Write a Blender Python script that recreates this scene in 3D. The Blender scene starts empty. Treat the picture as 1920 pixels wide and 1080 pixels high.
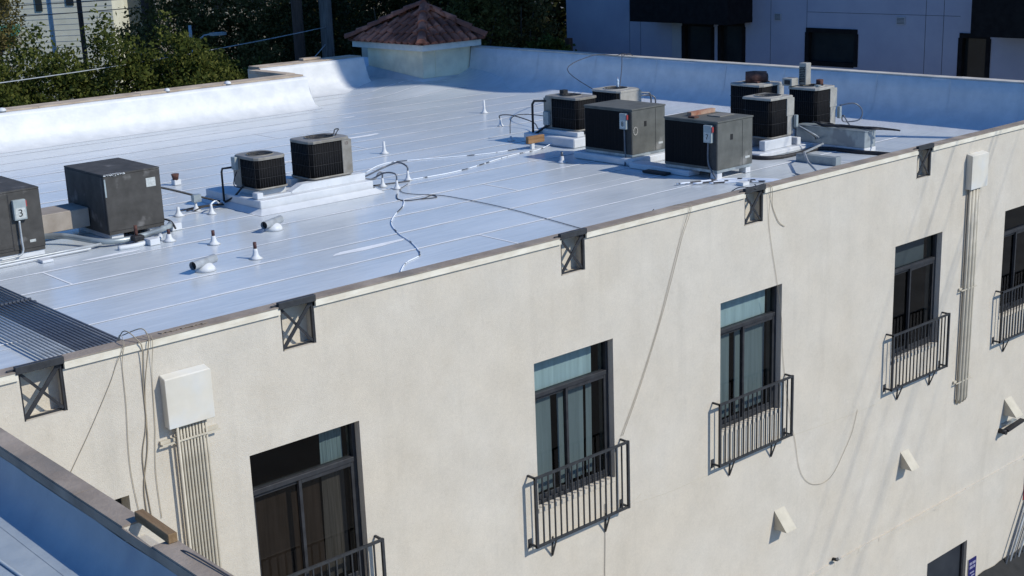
import bpy, bmesh, math, random
from mathutils import Vector, Matrix
R = math.radians
scn = bpy.context.scene
col = scn.collection
# ---------------------------------------------------------------- camera
CAM = Vector((-3.631, -12.54, 4.135))
yaw, pitch, roll = R(48.714), R(15.258), R(-2.16)
f = Vector((math.cos(yaw)*math.cos(pitch), math.sin(yaw)*math.cos(pitch), -math.sin(pitch)))
r = f.cross(Vector((0, 0, 1))).normalized(); u = r.cross(f)
r2 = r*math.cos(roll)+u*math.sin(roll); u2 = -r*math.sin(roll)+u*math.cos(roll)
cd = bpy.data.cameras.new('camera'); cam = bpy.data.objects.new('camera', cd); col.objects.link(cam)
m3 = Matrix((r2, u2, -f)).transposed()
cam.matrix_world = Matrix.Translation(CAM) @ m3.to_4x4()
cd.sensor_width = 36; cd.lens = 47.33; cd.clip_end = 2000; cd.clip_start = 0.1
scn.camera = cam
# ---------------------------------------------------------------- light
EL, AZ = R(39), R(-63)
w = bpy.data.worlds.new('World'); scn.world = w; w.use_nodes = True
nt = w.node_tree; nt.nodes.clear()
sky = nt.nodes.new('ShaderNodeTexSky'); sky.sky_type = 'NISHITA'; sky.sun_disc = False
sky.sun_elevation = EL; sky.sun_rotation = R(90)-AZ; sky.altitude = 100; sky.air_density = 1.0; sky.dust_density = 0.6; sky.ozone_density = 1.5
bg = nt.nodes.new('ShaderNodeBackground'); bg.inputs[1].default_value = 0.088
wo = nt.nodes.new('ShaderNodeOutputWorld')
tint = nt.nodes.new('ShaderNodeMix'); tint.data_type = 'RGBA'; tint.blend_type = 'MULTIPLY'; tint.inputs[0].default_value = 1.0
tint.inputs[7].default_value = (0.55, 1.06, 1.70, 1)
nt.links.new(sky.outputs[0], tint.inputs[6]); nt.links.new(tint.outputs[2], bg.inputs[0]); nt.links.new(bg.outputs[0], wo.inputs[0])
sd = bpy.data.lights.new('sun', 'SUN'); sd.energy = 4.0; sd.angle = R(0.53); sd.color = (1.0, 0.94, 0.82)
sun = bpy.data.objects.new('sun', sd); col.objects.link(sun)
sdir = Vector((math.cos(AZ)*math.cos(EL), math.sin(AZ)*math.cos(EL), math.sin(EL)))
sun.rotation_euler = sdir.to_track_quat('Z', 'Y').to_euler(); sun.location = (30, -40, 40)
scn.view_settings.view_transform = 'Standard'; scn.view_settings.look = 'None'
scn.view_settings.exposure = 0.0; scn.view_settings.gamma = 1.0
rnd = random.Random(7)

# ---------------------------------------------------------------- materials
def ramp(n, stops):
    e = n.color_ramp.elements
    while len(e) > 1: e.remove(e[-1])
    e[0].position = stops[0][0]; e[0].color = (*stops[0][1], 1)
    for p, c in stops[1:]:
        x = e.new(p); x.color = (*c, 1)
def mat(name, c, c2=None, scale=4.0, rough=0.7, metal=0.0, bump=0.0, bscale=60.0, stretch=(1, 1, 1), detail=6, spec=0.4, lo=.35, hi=.65, blotch=None, brstretch=None):
    m = bpy.data.materials.new(name); m.use_nodes = True
    t = m.node_tree; b = t.nodes['Principled BSDF']
    b.inputs['Roughness'].default_value = rough; b.inputs['Metallic'].default_value = metal
    b.inputs['Specular IOR Level'].default_value = spec
    tc = t.nodes.new('ShaderNodeTexCoord'); mp = t.nodes.new('ShaderNodeMapping')
    mp.inputs['Scale'].default_value = stretch; t.links.new(tc.outputs['Object'], mp.inputs[0])
    last = None
    if c2 is not None:
        n = t.nodes.new('ShaderNodeTexNoise'); n.inputs['Scale'].default_value = scale; n.inputs['Detail'].default_value = detail
        n.inputs['Roughness'].default_value = 0.6
        t.links.new(mp.outputs[0], n.inputs['Vector'])
        rp = t.nodes.new('ShaderNodeValToRGB'); ramp(rp, [(lo, c), (hi, c2)])
        t.links.new(n.outputs['Fac'], rp.inputs[0]); last = rp.outputs[0]
        if blotch:
            bc, bs, bl, bh, bst = blotch
            mp2 = t.nodes.new('ShaderNodeMapping'); mp2.inputs['Scale'].default_value = bst; t.links.new(tc.outputs['Object'], mp2.inputs[0])
            n2 = t.nodes.new('ShaderNodeTexNoise'); n2.inputs['Scale'].default_value = bs; n2.inputs['Detail'].default_value = 5
            t.links.new(mp2.outputs[0], n2.inputs['Vector'])
            r3 = t.nodes.new('ShaderNodeMapRange'); r3.inputs[1].default_value = bl; r3.inputs[2].default_value = bh
            t.links.new(n2.outputs['Fac'], r3.inputs[0])
            mx = t.nodes.new('ShaderNodeMix'); mx.data_type = 'RGBA'
            t.links.new(r3.outputs[0], mx.inputs[0]); t.links.new(last, mx.inputs[6]); mx.inputs[7].default_value = (*bc, 1)
            last = mx.outputs[2]
        t.links.new(last, b.inputs['Base Color'])
    else:
        b.inputs['Base Color'].default_value = (*c, 1)
    if bump:
        n = t.nodes.new('ShaderNodeTexNoise'); n.inputs['Scale'].default_value = bscale; n.inputs['Detail'].default_value = 4
        if brstretch:
            mp3 = t.nodes.new('ShaderNodeMapping'); mp3.inputs['Scale'].default_value = brstretch; t.links.new(tc.outputs['Object'], mp3.inputs[0]); t.links.new(mp3.outputs[0], n.inputs['Vector'])
        else: t.links.new(mp.outputs[0], n.inputs['Vector'])
        bp = t.nodes.new('ShaderNodeBump'); bp.inputs['Strength'].default_value = bump; bp.inputs['Distance'].default_value = 0.02
        t.links.new(n.outputs['Fac'], bp.inputs['Height']); t.links.new(bp.outputs[0], b.inputs['Normal'])
    return m
M = {}
def stucco_mat():
    m = bpy.data.materials.new('cream_stucco'); m.use_nodes = True; t = m.node_tree; b = t.nodes['Principled BSDF']
    b.inputs['Roughness'].default_value = .92; b.inputs['Specular IOR Level'].default_value = .12
    tc = t.nodes.new('ShaderNodeTexCoord')
    def noise(scale, st, detail=5, rough=.6):
        mp = t.nodes.new('ShaderNodeMapping'); mp.inputs['Scale'].default_value = st; t.links.new(tc.outputs['Object'], mp.inputs[0])
        n = t.nodes.new('ShaderNodeTexNoise'); n.inputs['Scale'].default_value = scale; n.inputs['Detail'].default_value = detail; n.inputs['Roughness'].default_value = rough
        t.links.new(mp.outputs[0], n.inputs['Vector']); return n.outputs['Fac']
    def mr(src, lo, hi, a, c):
        r_ = t.nodes.new('ShaderNodeMapRange'); r_.inputs[1].default_value = lo; r_.inputs[2].default_value = hi; r_.inputs[3].default_value = a; r_.inputs[4].default_value = c
        t.links.new(src, r_.inputs[0]); return r_.outputs[0]
    def mul(a, c):
        q = t.nodes.new('ShaderNodeMath'); q.operation = 'MULTIPLY'; t.links.new(a, q.inputs[0]); t.links.new(c, q.inputs[1]); return q.outputs[0]
    f_ = mul(mr(noise(1.3, (1, 1, 1), 8, .75), .3, .7, .90, 1.07), mr(noise(26, (1, 1, 1), 3, .7), .3, .7, .95, 1.04))
    f_ = mul(f_, mr(noise(90, (1, 1, 1), 2, .8), .25, .75, .90, 1.08))
    f_ = mul(f_, mr(noise(2.2, (1.4, 1, .12), 4), .55, .78, 1.0, .91))     # faint run-off streaks
    f_ = mul(f_, mr(noise(5, (1, 1, .8), 7, .8), .56, .72, 1.0, .90))     # small scuffs
    mx = t.nodes.new('ShaderNodeMix'); mx.data_type = 'RGBA'; mx.inputs[6].default_value = (.558, .508, .428, 1); mx.inputs[7].default_value = (.570, .530, .462, 1)
    t.links.new(mr(noise(.5, (1, 1, 1), 3), .35, .65, 0, 1), mx.inputs[0])
    sc = t.nodes.new('ShaderNodeVectorMath'); sc.operation = 'SCALE'; t.links.new(mx.outputs[2], sc.inputs[0]); t.links.new(f_, sc.inputs[3]); t.links.new(sc.outputs[0], b.inputs['Base Color'])
    bp_ = t.nodes.new('ShaderNodeBump'); bp_.inputs['Strength'].default_value = .45; bp_.inputs['Distance'].default_value = .012
    t.links.new(noise(75, (1, 1, 1), 3, .7), bp_.inputs['Height']); t.links.new(bp_.outputs[0], b.inputs['Normal'])
    return m
M['stucco'] = stucco_mat()
M['stucco2'] = mat('tower_stucco', (.76, .68, .50), (.86, .79, .60), 2.5, .9, bump=.3, bscale=40, spec=.15, blotch=((.60, .545, .41), 1.2, .5, .7, (1, 1, 1)))
M['fascia'] = mat('painted_fascia', (.60, .55, .45), (.74, .70, .60), 3, .7, bump=.1, stretch=(1, 1, 3))
M['coping'] = mat('weathered_coping', (.22, .18, .145), (.34, .285, .235), 2.2, .9, bump=.3, bscale=30, blotch=((.20, .175, .15), 1.5, .52, .66, (1, 1, 1)))
M['coping_far'] = mat('far_coping', (.34, .27, .205), (.50, .42, .33), 2.2, .9, bump=.3, bscale=30)
M['coping_grey'] = mat('grey_coping', (.36, .35, .33), (.52, .50, .47), 2.2, .9, bump=.3, bscale=30)
M['roof'] = mat('reflective_roof_coating', (.455, .50, .535), (.57, .61, .635), 7.0, .25, bump=.14, bscale=5, stretch=(.22, 2.0, 1), spec=.5, lo=.3, hi=.72, blotch=((.64, .675, .70), .5, .5, .78, (.6, 1.6, 1)), brstretch=(.6, 2.6, 1))
M['seam'] = mat('seam_coating', (.80, .81, .82), (.70, .72, .74), 6, .75, spec=.2)
M['white'] = mat('white_roof_coating', (.53, .555, .58), (.62, .64, .66), 3, .45, bump=.2, bscale=12, spec=.25)
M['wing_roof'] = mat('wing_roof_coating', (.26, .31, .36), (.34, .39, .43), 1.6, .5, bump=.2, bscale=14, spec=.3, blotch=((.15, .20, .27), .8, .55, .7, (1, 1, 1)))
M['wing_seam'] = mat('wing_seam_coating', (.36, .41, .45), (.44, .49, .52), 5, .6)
M['steel'] = mat('dark_painted_steel', (.026, .028, .032), (.042, .045, .05), 12, .55, spec=.3)
M['frame'] = mat('bronze_window_frame', (.022, .023, .027), (.036, .038, .043), 8, .5, spec=.3)
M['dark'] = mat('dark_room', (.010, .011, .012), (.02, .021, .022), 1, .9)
M['boxgrey'] = mat('dark_grey_cabinet', (.055, .053, .050), (.078, .075, .071), 5, .7, spec=.12, bump=.05, blotch=((.16, .155, .15), 3.0, .62, .72, (1, 1, 1)))
M['boxgrey2'] = mat('grey_cabinet', (.090, .093, .086), (.125, .128, .118), 4, .6, bump=.05, spec=.2, blotch=((.21, .21, .20), 2.2, .6, .72, (1, 1, 1)))
M['rib'] = mat('coil_black', (.004, .004, .005), (.010, .010, .011), 30, .8, spec=.12, bump=.4, bscale=40, stretch=(3, 3, .02))
M['tan'] = mat('tan_sheet_metal', (.17, .16, .14), (.25, .235, .21), 5, .5, blotch=((.17, .155, .13), 4, .55, .7, (1, 1, 1)))
M['ducttan'] = mat('tan_duct', (.25, .215, .18), (.34, .30, .26), 3, .7)
M['tan2'] = mat('beige_sheet_metal', (.30, .29, .26), (.38, .365, .33), 6, .5)
M['galv'] = mat('galvanised_metal', (.28, .32, .33), (.40, .45, .46), 3, .4, metal=.35, blotch=((.22, .25, .27), 2.5, .5, .6, (1, 1, 1)))
M['plastic'] = mat('grey_disconnect', (.25, .29, .30), (.33, .37, .37), 6, .5)
M['red'] = mat('red_lever', (.38, .05, .05), (.28, .05, .05), 9, .5)
M['black'] = mat('black_rubber', (.012, .012, .014), (.03, .03, .033), 20, .6)
M['rust'] = mat('rusted_metal', (.055, .022, .018), (.13, .06, .045), 9, .85, bump=.5, bscale=20)
M['abs'] = mat('brown_pipe_top', (.055, .02, .02), (.08, .035, .03), 9, .6)
M['wood'] = mat('weathered_timber', (.20, .11, .05), (.31, .18, .09), 3, .85, bump=.3, stretch=(1, 8, 8))
M['wood2'] = mat('brown_timber', (.17, .105, .05), (.26, .17, .09), 3, .85, bump=.3, stretch=(8, 1, 8))
M['brick'] = mat('red_board', (.26, .09, .05), (.42, .30, .22), 4, .85)
M['tile'] = mat('clay_tile', (.15, .058, .040), (.26, .095, .06), 1.6, .85, bump=.3, bscale=12, detail=3, blotch=((.42, .16, .10), 1.7, .52, .60, (1, 1, 1)))
M['wtrim'] = mat('white_trim', (.52, .54, .52), (.62, .63, .60), 6, .6)
M['conduit_cream'] = mat('cream_conduit', (.44, .40, .32), (.53, .485, .395), 5, .6)
M['conduit_dark'] = mat('grey_conduit', (.09, .10, .12), (.14, .155, .18), 8, .4, metal=.3)
M['conduit_light'] = mat('galvanised_conduit', (.30, .32, .33), (.42, .45, .47), 8, .4, metal=.2)
M['wire'] = mat('beige_wire', (.30, .25, .18), (.36, .31, .23), 5, .7)
M['wire_dark'] = mat('dark_wire', (.05, .05, .055), (.08, .08, .085), 5, .6)
M['cableW'] = mat('cable_half_coated', (.05, .052, .06), (.74, .79, .86), 2.6, .55, lo=.44, hi=.47)
M['blue_sign'] = mat('blue_sign', (.010, .010, .10), None, rough=.5)
M['paintwhite'] = mat('sign_lettering', (.24, .24, .34), None, rough=.6)
M['num'] = mat('black_lettering', (.01, .01, .01), None, rough=.6)
M['sticker'] = mat('white_sticker', (.52, .54, .52), (.36, .38, .37), 30, .6)
M['redsign'] = mat('red_sign', (.35, .03, .05), None, rough=.5)
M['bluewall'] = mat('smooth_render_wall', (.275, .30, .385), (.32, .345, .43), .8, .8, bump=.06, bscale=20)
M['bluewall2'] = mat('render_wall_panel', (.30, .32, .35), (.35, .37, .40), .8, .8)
M['pole'] = mat('creosoted_pole', (.05, .030, .022), (.09, .055, .04), 6, .9, bump=.4, stretch=(4, 4, .4))
M['polegrey'] = mat('weathered_pole', (.07, .062, .058), (.15, .135, .125), 4, .9, bump=.4, stretch=(5, 5, .35))
M['bark'] = mat('bark', (.05, .04, .03), (.10, .08, .06), 6, .95, bump=.5)
M['ground'] = mat('asphalt_ground', (.15, .14, .125), (.21, .195, .17), .6, .9, bump=.2, bscale=20)
M['hwhite'] = mat('white_house_wall', (.52, .52, .42), (.60, .60, .49), 1.2, .85)
M['hbeige'] = mat('beige_house_wall', (.36, .32, .24), (.45, .41, .32), 1.2, .85)
M['teal'] = mat('teal_awning', (.03, .16, .13), (.045, .22, .18), 2, .8)
M['winglass'] = mat('dark_window_glass', (.012, .016, .018), (.02, .026, .028), 1, .15)
M['awning'] = mat('black_awning', (.008, .009, .009), (.016, .016, .016), 5, .8, bump=.3)
M['blackframe'] = mat('matt_black_metal', (.008, .008, .009), (.014, .014, .015), 5, .9, spec=.1)
M['doorblue'] = mat('dark_door', (.018, .022, .030), (.028, .033, .042), 3, .5, spec=.3)
M['slate'] = mat('grey_slats', (.045, .05, .055), (.07, .075, .08), 5, .7)

def leafmat(name, a, b, c, rough=.6):
    m = bpy.data.materials.new(name); m.use_nodes = True
    t = m.node_tree; bs = t.nodes['Principled BSDF']; bs.inputs['Roughness'].default_value = rough
    bs.inputs['Specular IOR Level'].default_value = .08
    g = t.nodes.new('ShaderNodeNewGeometry'); rp = t.nodes.new('ShaderNodeValToRGB')
    ramp(rp, [(0, a), (.6, b), (1, c)]); t.links.new(g.outputs['Random Per Island'], rp.inputs[0])
    t.links.new(rp.outputs[0], bs.inputs['Base Color'])
    out = t.nodes['Material Output']; tr = t.nodes.new('ShaderNodeBsdfTranslucent'); mx = t.nodes.new('ShaderNodeMixShader')
    t.links.new(rp.outputs[0], tr.inputs[0]); mx.inputs[0].default_value = .35
    t.links.new(bs.outputs[0], mx.inputs[1]); t.links.new(tr.outputs[0], mx.inputs[2]); t.links.new(mx.outputs[0], out.inputs[0])
    return m
L = {
 'green': leafmat('green_foliage', (.040, .055, .012), (.078, .096, .020), (.15, .155, .04)),
 'dull': leafmat('brown_green_foliage', (.060, .058, .018), (.11, .098, .035), (.19, .155, .06)),
 'dark': leafmat('dark_foliage', (.020, .026, .009), (.038, .046, .016), (.075, .065, .028)),
 'olive': leafmat('olive_foliage', (.05, .052, .015), (.10, .10, .03), (.17, .15, .05)),
}
def glass(name, tint, refl=.06, rough=.02):
    m = bpy.data.materials.new(name); m.use_nodes = True; t = m.node_tree; t.nodes.clear()
    o = t.nodes.new('ShaderNodeOutputMaterial'); tr = t.nodes.new('ShaderNodeBsdfTransparent'); gl = t.nodes.new('ShaderNodeBsdfGlossy')
    tr.inputs[0].default_value = (*tint, 1); gl.inputs['Roughness'].default_value = rough
    lw = t.nodes.new('ShaderNodeLayerWeight'); lw.inputs[0].default_value = .5; pw = t.nodes.new('ShaderNodeMath'); pw.operation = 'POWER'; pw.inputs[1].default_value = 4
    t.links.new(lw.outputs['Facing'], pw.inputs[0]); fr = t.nodes.new('ShaderNodeMath'); fr.operation = 'MULTIPLY_ADD'; fr.inputs[1].default_value = .8; fr.inputs[2].default_value = refl*.6; t.links.new(pw.outputs[0], fr.inputs[0]); mx = t.nodes.new('ShaderNodeMixShader')
    t.links.new(fr.outputs[0], mx.inputs[0]); t.links.new(tr.outputs[0], mx.inputs[1]); t.links.new(gl.outputs[0], mx.inputs[2]); t.links.new(mx.outputs[0], o.inputs[0])
    return m
M['glass_teal'] = glass('teal_tinted_glass', (.56, .655, .67))
M['glass_dark'] = glass('screened_glass', (.36, .41, .42))
M['glass_brown'] = glass('brown_screened_glass', (.36, .34, .32))
M['blind'] = mat('vertical_blind', (.62, .66, .66), (.74, .78, .78), 3, .8, stretch=(6, 1, .3))
M['blinddull'] = mat('dull_vertical_blind', (.20, .22, .22), (.36, .38, .38), 14, .8, stretch=(6, 1, .1))
M['blinddark'] = mat('brown_curtain', (.085, .072, .062), (.13, .112, .10), 2.5, .9, stretch=(7, 1, .5))

# ---------------------------------------------------------------- mesh builder
class MB:
    def __init__(s): s.v = []; s.f = []; s.sm = []
    def q(s, *p, smooth=False):
        i = len(s.v); s.v += [Vector(a) for a in p]; s.f.append(tuple(range(i, i+len(p)))); s.sm.append(smooth); return s
    def box(s, x0, y0, z0, x1, y1, z1):
        i = len(s.v)
        s.v += [Vector(a) for a in ((x0, y0, z0), (x1, y0, z0), (x1, y1, z0), (x0, y1, z0), (x0, y0, z1), (x1, y0, z1), (x1, y1, z1), (x0, y1, z1))]
        for f_ in ((0, 3, 2, 1), (4, 5, 6, 7), (0, 1, 5, 4), (1, 2, 6, 5), (2, 3, 7, 6), (3, 0, 4, 7)):
            s.f.append(tuple(i+k for k in f_)); s.sm.append(False)
        return s
    def bar(s, a, b, wx, wy, up=(0, 0, 1)):
        a = Vector(a); b = Vector(b); d = (b-a).normalized(); up = Vector(up)
        if abs(d.dot(up)) > .99: up = Vector((0, 1, 0))
        sx = d.cross(up).normalized()*wx/2; sy = d.cross(sx).normalized()*wy/2
        i = len(s.v)
        for p in (a, b):
            s.v += [p-sx-sy, p+sx-sy, p+sx+sy, p-sx+sy]
        for f_ in ((0, 1, 2, 3), (7, 6, 5, 4), (0, 4, 5, 1), (1, 5, 6, 2), (2, 6, 7, 3), (3, 7, 4, 0)):
            s.f.append(tuple(i+k for k in f_)); s.sm.append(False)
        return s
    def loft(s, rings, cap=True, smooth=True, closed=True):
        n = len(rings[0]); i = len(s.v)
        for rg in rings: s.v += [Vector(p) for p in rg]
        for k in range(len(rings)-1):
            for j in range(n if closed else n-1):
                a = i+k*n+j; b = i+k*n+(j+1) % n
                s.f.append((a, b, b+n, a+n)); s.sm.append(smooth)
        if cap and closed:
            s.f.append(tuple(i+j for j in reversed(range(n)))); s.sm.append(False)
            s.f.append(tuple(i+(len(rings)-1)*n+j for j in range(n))); s.sm.append(False)
        return s
    def tube(s, pts, rad, seg=8, cap=True):
        pts = [Vector(p) for p in pts]; rings = []
        t0 = (pts[1]-pts[0]).normalized(); nrm = t0.orthogonal().normalized()
        for k, p in enumerate(pts):
            if k == 0: t = pts[1]-pts[0]
            elif k == len(pts)-1: t = pts[-1]-pts[-2]
            else: t = (pts[k+1]-pts[k]).normalized()+(pts[k]-pts[k-1]).normalized()
            if t.length < 1e-9: t = t0
            t = t.normalized(); nrm = (nrm-t*nrm.dot(t))
            nrm = nrm.normalized() if nrm.length > 1e-6 else t.orthogonal().normalized()
            bn = t.cross(nrm); rr = rad[k] if isinstance(rad, (list, tuple)) else rad
            rings.append([p+nrm*math.cos(a)*rr+bn*math.sin(a)*rr for a in [2*math.pi*j/seg for j in range(seg)]])
        return s.loft(rings, cap)
    def lathe(s, prof, c=(0, 0, 0), seg=14):
        c = Vector(c)
        return s.loft([[c+Vector((rr*math.cos(2*math.pi*j/seg), rr*math.sin(2*math.pi*j/seg), z)) for j in range(seg)] for rr, z in prof])
    def rbox(s, x0, y0, x1, y1, z0, z1, rad, seg=4, smooth=True):
        rings = []
        for z in (z0, z1):
            rg = []
            for cx, cy, a0 in ((x1-rad, y0+rad, -90), (x1-rad, y1-rad, 0), (x0+rad, y1-rad, 90), (x0+rad, y0+rad, 180)):
                for k in range(seg+1):
                    a = R(a0+90*k/seg); rg.append((cx+rad*math.cos(a), cy+rad*math.sin(a), z))
            rings.append(rg)
        return s.loft(rings, smooth=smooth)
    def build(s, name, m, parent=None, bevel=0, loc=None):
        me = bpy.data.meshes.new(name)
        o = bpy.data.objects.new(name, me); col.objects.link(o)
        off = Vector((0, 0, 0))
        if loc is not None: off = Vector(loc); o.location = off
        me.from_pydata([tuple(v-off) for v in s.v], [], s.f)
        me.polygons.foreach_set('use_smooth', s.sm)
        if bevel:
            bm = bmesh.new(); bm.from_mesh(me); bmesh.ops.remove_doubles(bm, verts=bm.verts, dist=1e-5)
            bmesh.ops.bevel(bm, geom=[e for e in bm.edges if len(e.link_faces) == 2 and e.calc_face_angle(0) > .5], offset=bevel, segments=1, affect='EDGES')
            bm.to_mesh(me); bm.free()
        me.materials.append(M[m] if isinstance(m, str) else m)
        if parent is not None: o.parent = parent
        return o
def setp(o, label=None, cat=None, group=None, kind=None):
    if label: o['label'] = label
    if cat: o['category'] = cat
    if group: o['group'] = group
    if kind: o['kind'] = kind
    return o
def thing(name, label, cat, loc=(0, 0, 0), group=None):
    o = bpy.data.objects.new(name, None); col.objects.link(o); o.location = loc; o.empty_display_size = .2
    return setp(o, label, cat, group)
def solo(mb, name, m, label, cat, group=None, bevel=0):
    xs = [v.x for v in mb.v]; ys = [v.y for v in mb.v]; zs = [v.z for v in mb.v]
    c = ((min(xs)+max(xs))/2, (min(ys)+max(ys))/2, min(zs))
    return setp(mb.build(name, m, None, bevel, c), label, cat, group)
def copy_tree(o, parent=None):
    c = o.copy(); col.objects.link(c); c.parent = parent
    for ch in list(o.children): copy_tree(ch, c)
    return c
def smooth_path(pts, n=6):
    P = [Vector(p) for p in pts]
    if len(P) < 3: return P
    out = []
    for i in range(len(P)-1):
        p0 = P[max(i-1, 0)]; p1 = P[i]; p2 = P[i+1]; p3 = P[min(i+2, len(P)-1)]
        for k in range(n):
            t = k/n
            out.append(.5*((2*p1)+(p2-p0)*t+(2*p0-5*p1+4*p2-p3)*t*t+(3*p1-p0-3*p2+p3)*t**3))
    out.append(P[-1]); return out
def text_mesh(body, size, m, name, parent, mtx):
    cu = bpy.data.curves.new(name, 'FONT'); cu.body = body; cu.size = size; cu.align_x = 'CENTER'; cu.align_y = 'CENTER'; cu.extrude = .001; cu.offset = 0
    tmp = bpy.data.objects.new(name+'_tmp', cu); col.objects.link(tmp)
    bpy.context.view_layer.update()
    me = bpy.data.meshes.new_from_object(tmp.evaluated_get(bpy.context.evaluated_depsgraph_get()))
    bpy.data.objects.remove(tmp); bpy.data.curves.remove(cu)
    me.transform(mtx); me.materials.clear(); me.materials.append(M[m])
    o = bpy.data.objects.new(name, me); col.objects.link(o); o.parent = parent
    return o
FACE_Y = lambda x, y, z: Matrix.Translation((x, y, z)) @ Matrix.Rotation(R(90), 4, 'X')                       # text on a face looking -y
FACE_X = lambda x, y, z: Matrix.Translation((x, y, z)) @ Matrix.Rotation(R(-90), 4, 'Z') @ Matrix.Rotation(R(90), 4, 'X')  # face looking -x

# ================================================================ SETTING
GZ = -11.5
mb = MB(); n = 10
mb.q((-300, -300, GZ), (500, -300, GZ), (500, 600, GZ), (-300, 600, GZ))
setp(mb.build('ground', 'ground'), kind='structure')
# street strip in front of the building and pavement with a kerb
mb = MB().box(-20, -2.6, GZ, 26, -0.02, GZ+.12)
setp(mb.build('pavement', mat('concrete_paving', (.34, .32, .29), (.42, .40, .36), 2, .9, bump=.2)), kind='structure')

# ================================================================ MAIN BUILDING
B = thing('apartment_building', 'long cream stucco building with white reflective flat roof and iron window balconies', 'building', (0, 0, GZ))
BO = Vector((0, 0, GZ))
def bp(mb, name, m, parent=None, bevel=0):            # part of the building, world-space vertices
    if parent is None:
        o = mb.build(name, m, B, bevel); o.location = -BO; return o
    return mb.build(name, m, parent, bevel)
RZ = -.45
WX = [3.384, 7.713, 11.538, 16.206, 19.912]; WW, WT, WB = 1.5, -1.529, -3.619
VX = [.955, 3.932, 8.261, 12.088, 16.775, 20.62]; VW, VT, VB = .445, .1, -.437
holes = [(x, WB, x+WW, WT, .30) for x in WX] + [(x, VB, x+VW, VT-.0, .17) for x in VX] + [(.9, -2.35, 1.93, -1.53, .3), (17.75, -11.4, 19.2, -8.1, .25)]
def wall_with_holes(x0, x1, z0, z1, y, holes, thick):
    mb = MB()
    xs = sorted({x0, x1} | {h[0] for h in holes} | {h[2] for h in holes}); zs = sorted({z0, z1} | {min(h[1], z1) for h in holes} | {min(h[3], z1) for h in holes})
    for a, b in zip(xs, xs[1:]):
        for c, d in zip(zs, zs[1:]):
            mx, mz = (a+b)/2, (c+d)/2
            if any(h[0] < mx < h[2] and h[1] < mz < h[3] for h in holes): continue
            mb.q((a, y, c), (b, y, c), (b, y, d), (a, y, d))
    for h in holes:
        a, c, b, d, t = h; d = min(d, z1)
        mb.q((a, y, c), (a, y, d), (a, y+t, d), (a, y+t, c)); mb.q((b, y, d), (b, y, c), (b, y+t, c), (b, y+t, d))
        mb.q((a, y, c), (a, y+t, c), (b, y+t, c), (b, y, c)); 
        if d < z1: mb.q((a, y, d), (b, y, d), (b, y+t, d), (a, y+t, d))
        if h[4] == .17: mb.q((a, y+t, c), (b, y+t, c), (b, y+t, d), (a, y+t, d))
    return mb
XR = 22.45
mb = wall_with_holes(-12, XR, GZ, 0.0, 0, holes, .3)
# far end, right hand end and rear faces
mb.q((XR, 0, GZ), (XR, 24.2, GZ), (XR, 24.2, .55), (XR, 0, .55))
mb.q((-12, 18.5, GZ), (16.16, 18.5, GZ), (16.16, 18.5, .3), (-12, 18.5, .3))
mb.q((16.16, 18.5, GZ), (16.16, 20.9, GZ), (16.16, 20.9, .38), (16.16, 18.5, .38))
mb.q((16.16, 20.9, GZ), (19.67, 20.9, GZ), (19.67, 20.9, .38), (16.16, 20.9, .38))
mb.q((19.67, 20.9, GZ), (XR, 20.9, GZ), (XR, 20.9, RZ), (19.67, 20.9, RZ))
mb.q((-12, 0, GZ), (-12, 18.5, GZ), (-12, 18.5, .3), (-12, 0, 0))
# raised render string course low on the wall
xx = -12
while xx < XR:                                          # rough patched ledge, lengths of slightly different depth
    x2 = min(xx+rnd.uniform(.5, 2.2), XR); mb.box(xx, -.022-rnd.uniform(0, .014), -6.99-rnd.uniform(0, .015), x2-.003, -.0005, -6.925+rnd.uniform(-.01, .012)); xx = x2
front = bp(mb, 'wall', 'stucco')
mb = MB()
for pts in (((9.6, -4.16), (10.3, -4.21), (11.3, -4.22), (12.4, -4.18), (13.6, -4.20), (14.8, -4.27), (15.9, -4.30)), ((9.34, -4.09), (9.5, -4.14), (9.75, -4.05)), ((-.5, -2.9), (.6, -2.84), (1.7, -2.9))):
    for a, b in zip(pts, pts[1:]):
        n_ = 6; last = None
        for k in range(n_+1):
            q_ = (a[0]+(b[0]-a[0])*k/n_, -.0012, a[1]+(b[1]-a[1])*k/n_+rnd.uniform(-.008, .008))
            if last: mb.bar(last, q_, .005, .002, (0, 1, 0))
            last = q_
bp(mb, 'wall_crack', 'conduit_cream')
# inner top of the front wall behind the coping
mb = MB()
mb.q((-12, .17, .06), (XR, .17, .06), (XR, .30, -.1), (-12, .30, -.1)); mb.q((-12, .30, -.1), (XR, .30, -.1), (XR, .5, RZ), (-12, .5, RZ))
bp(mb, 'front_flashing', 'white')
# fascia in lengths between vents, coping
mb = MB(); mbc = MB(); edges = [-12]+[e for x in VX for e in (x-.012, x+VW+.012)]+[XR]
for a, b in zip(edges[::2], edges[1::2]):
    mb.box(a, -.030, 0.002, b, -.0006, .082)
bp(mb, 'fascia', 'fascia')
x = -12
while x < XR:
    x2 = min(x+rnd.uniform(1.9, 3.1), XR)
    mbc.box(x+.003, -.038, .083, x2-.003, .165, .092+rnd.uniform(0, .006)); x = x2
bp(mbc, 'coping', 'coping')
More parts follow.
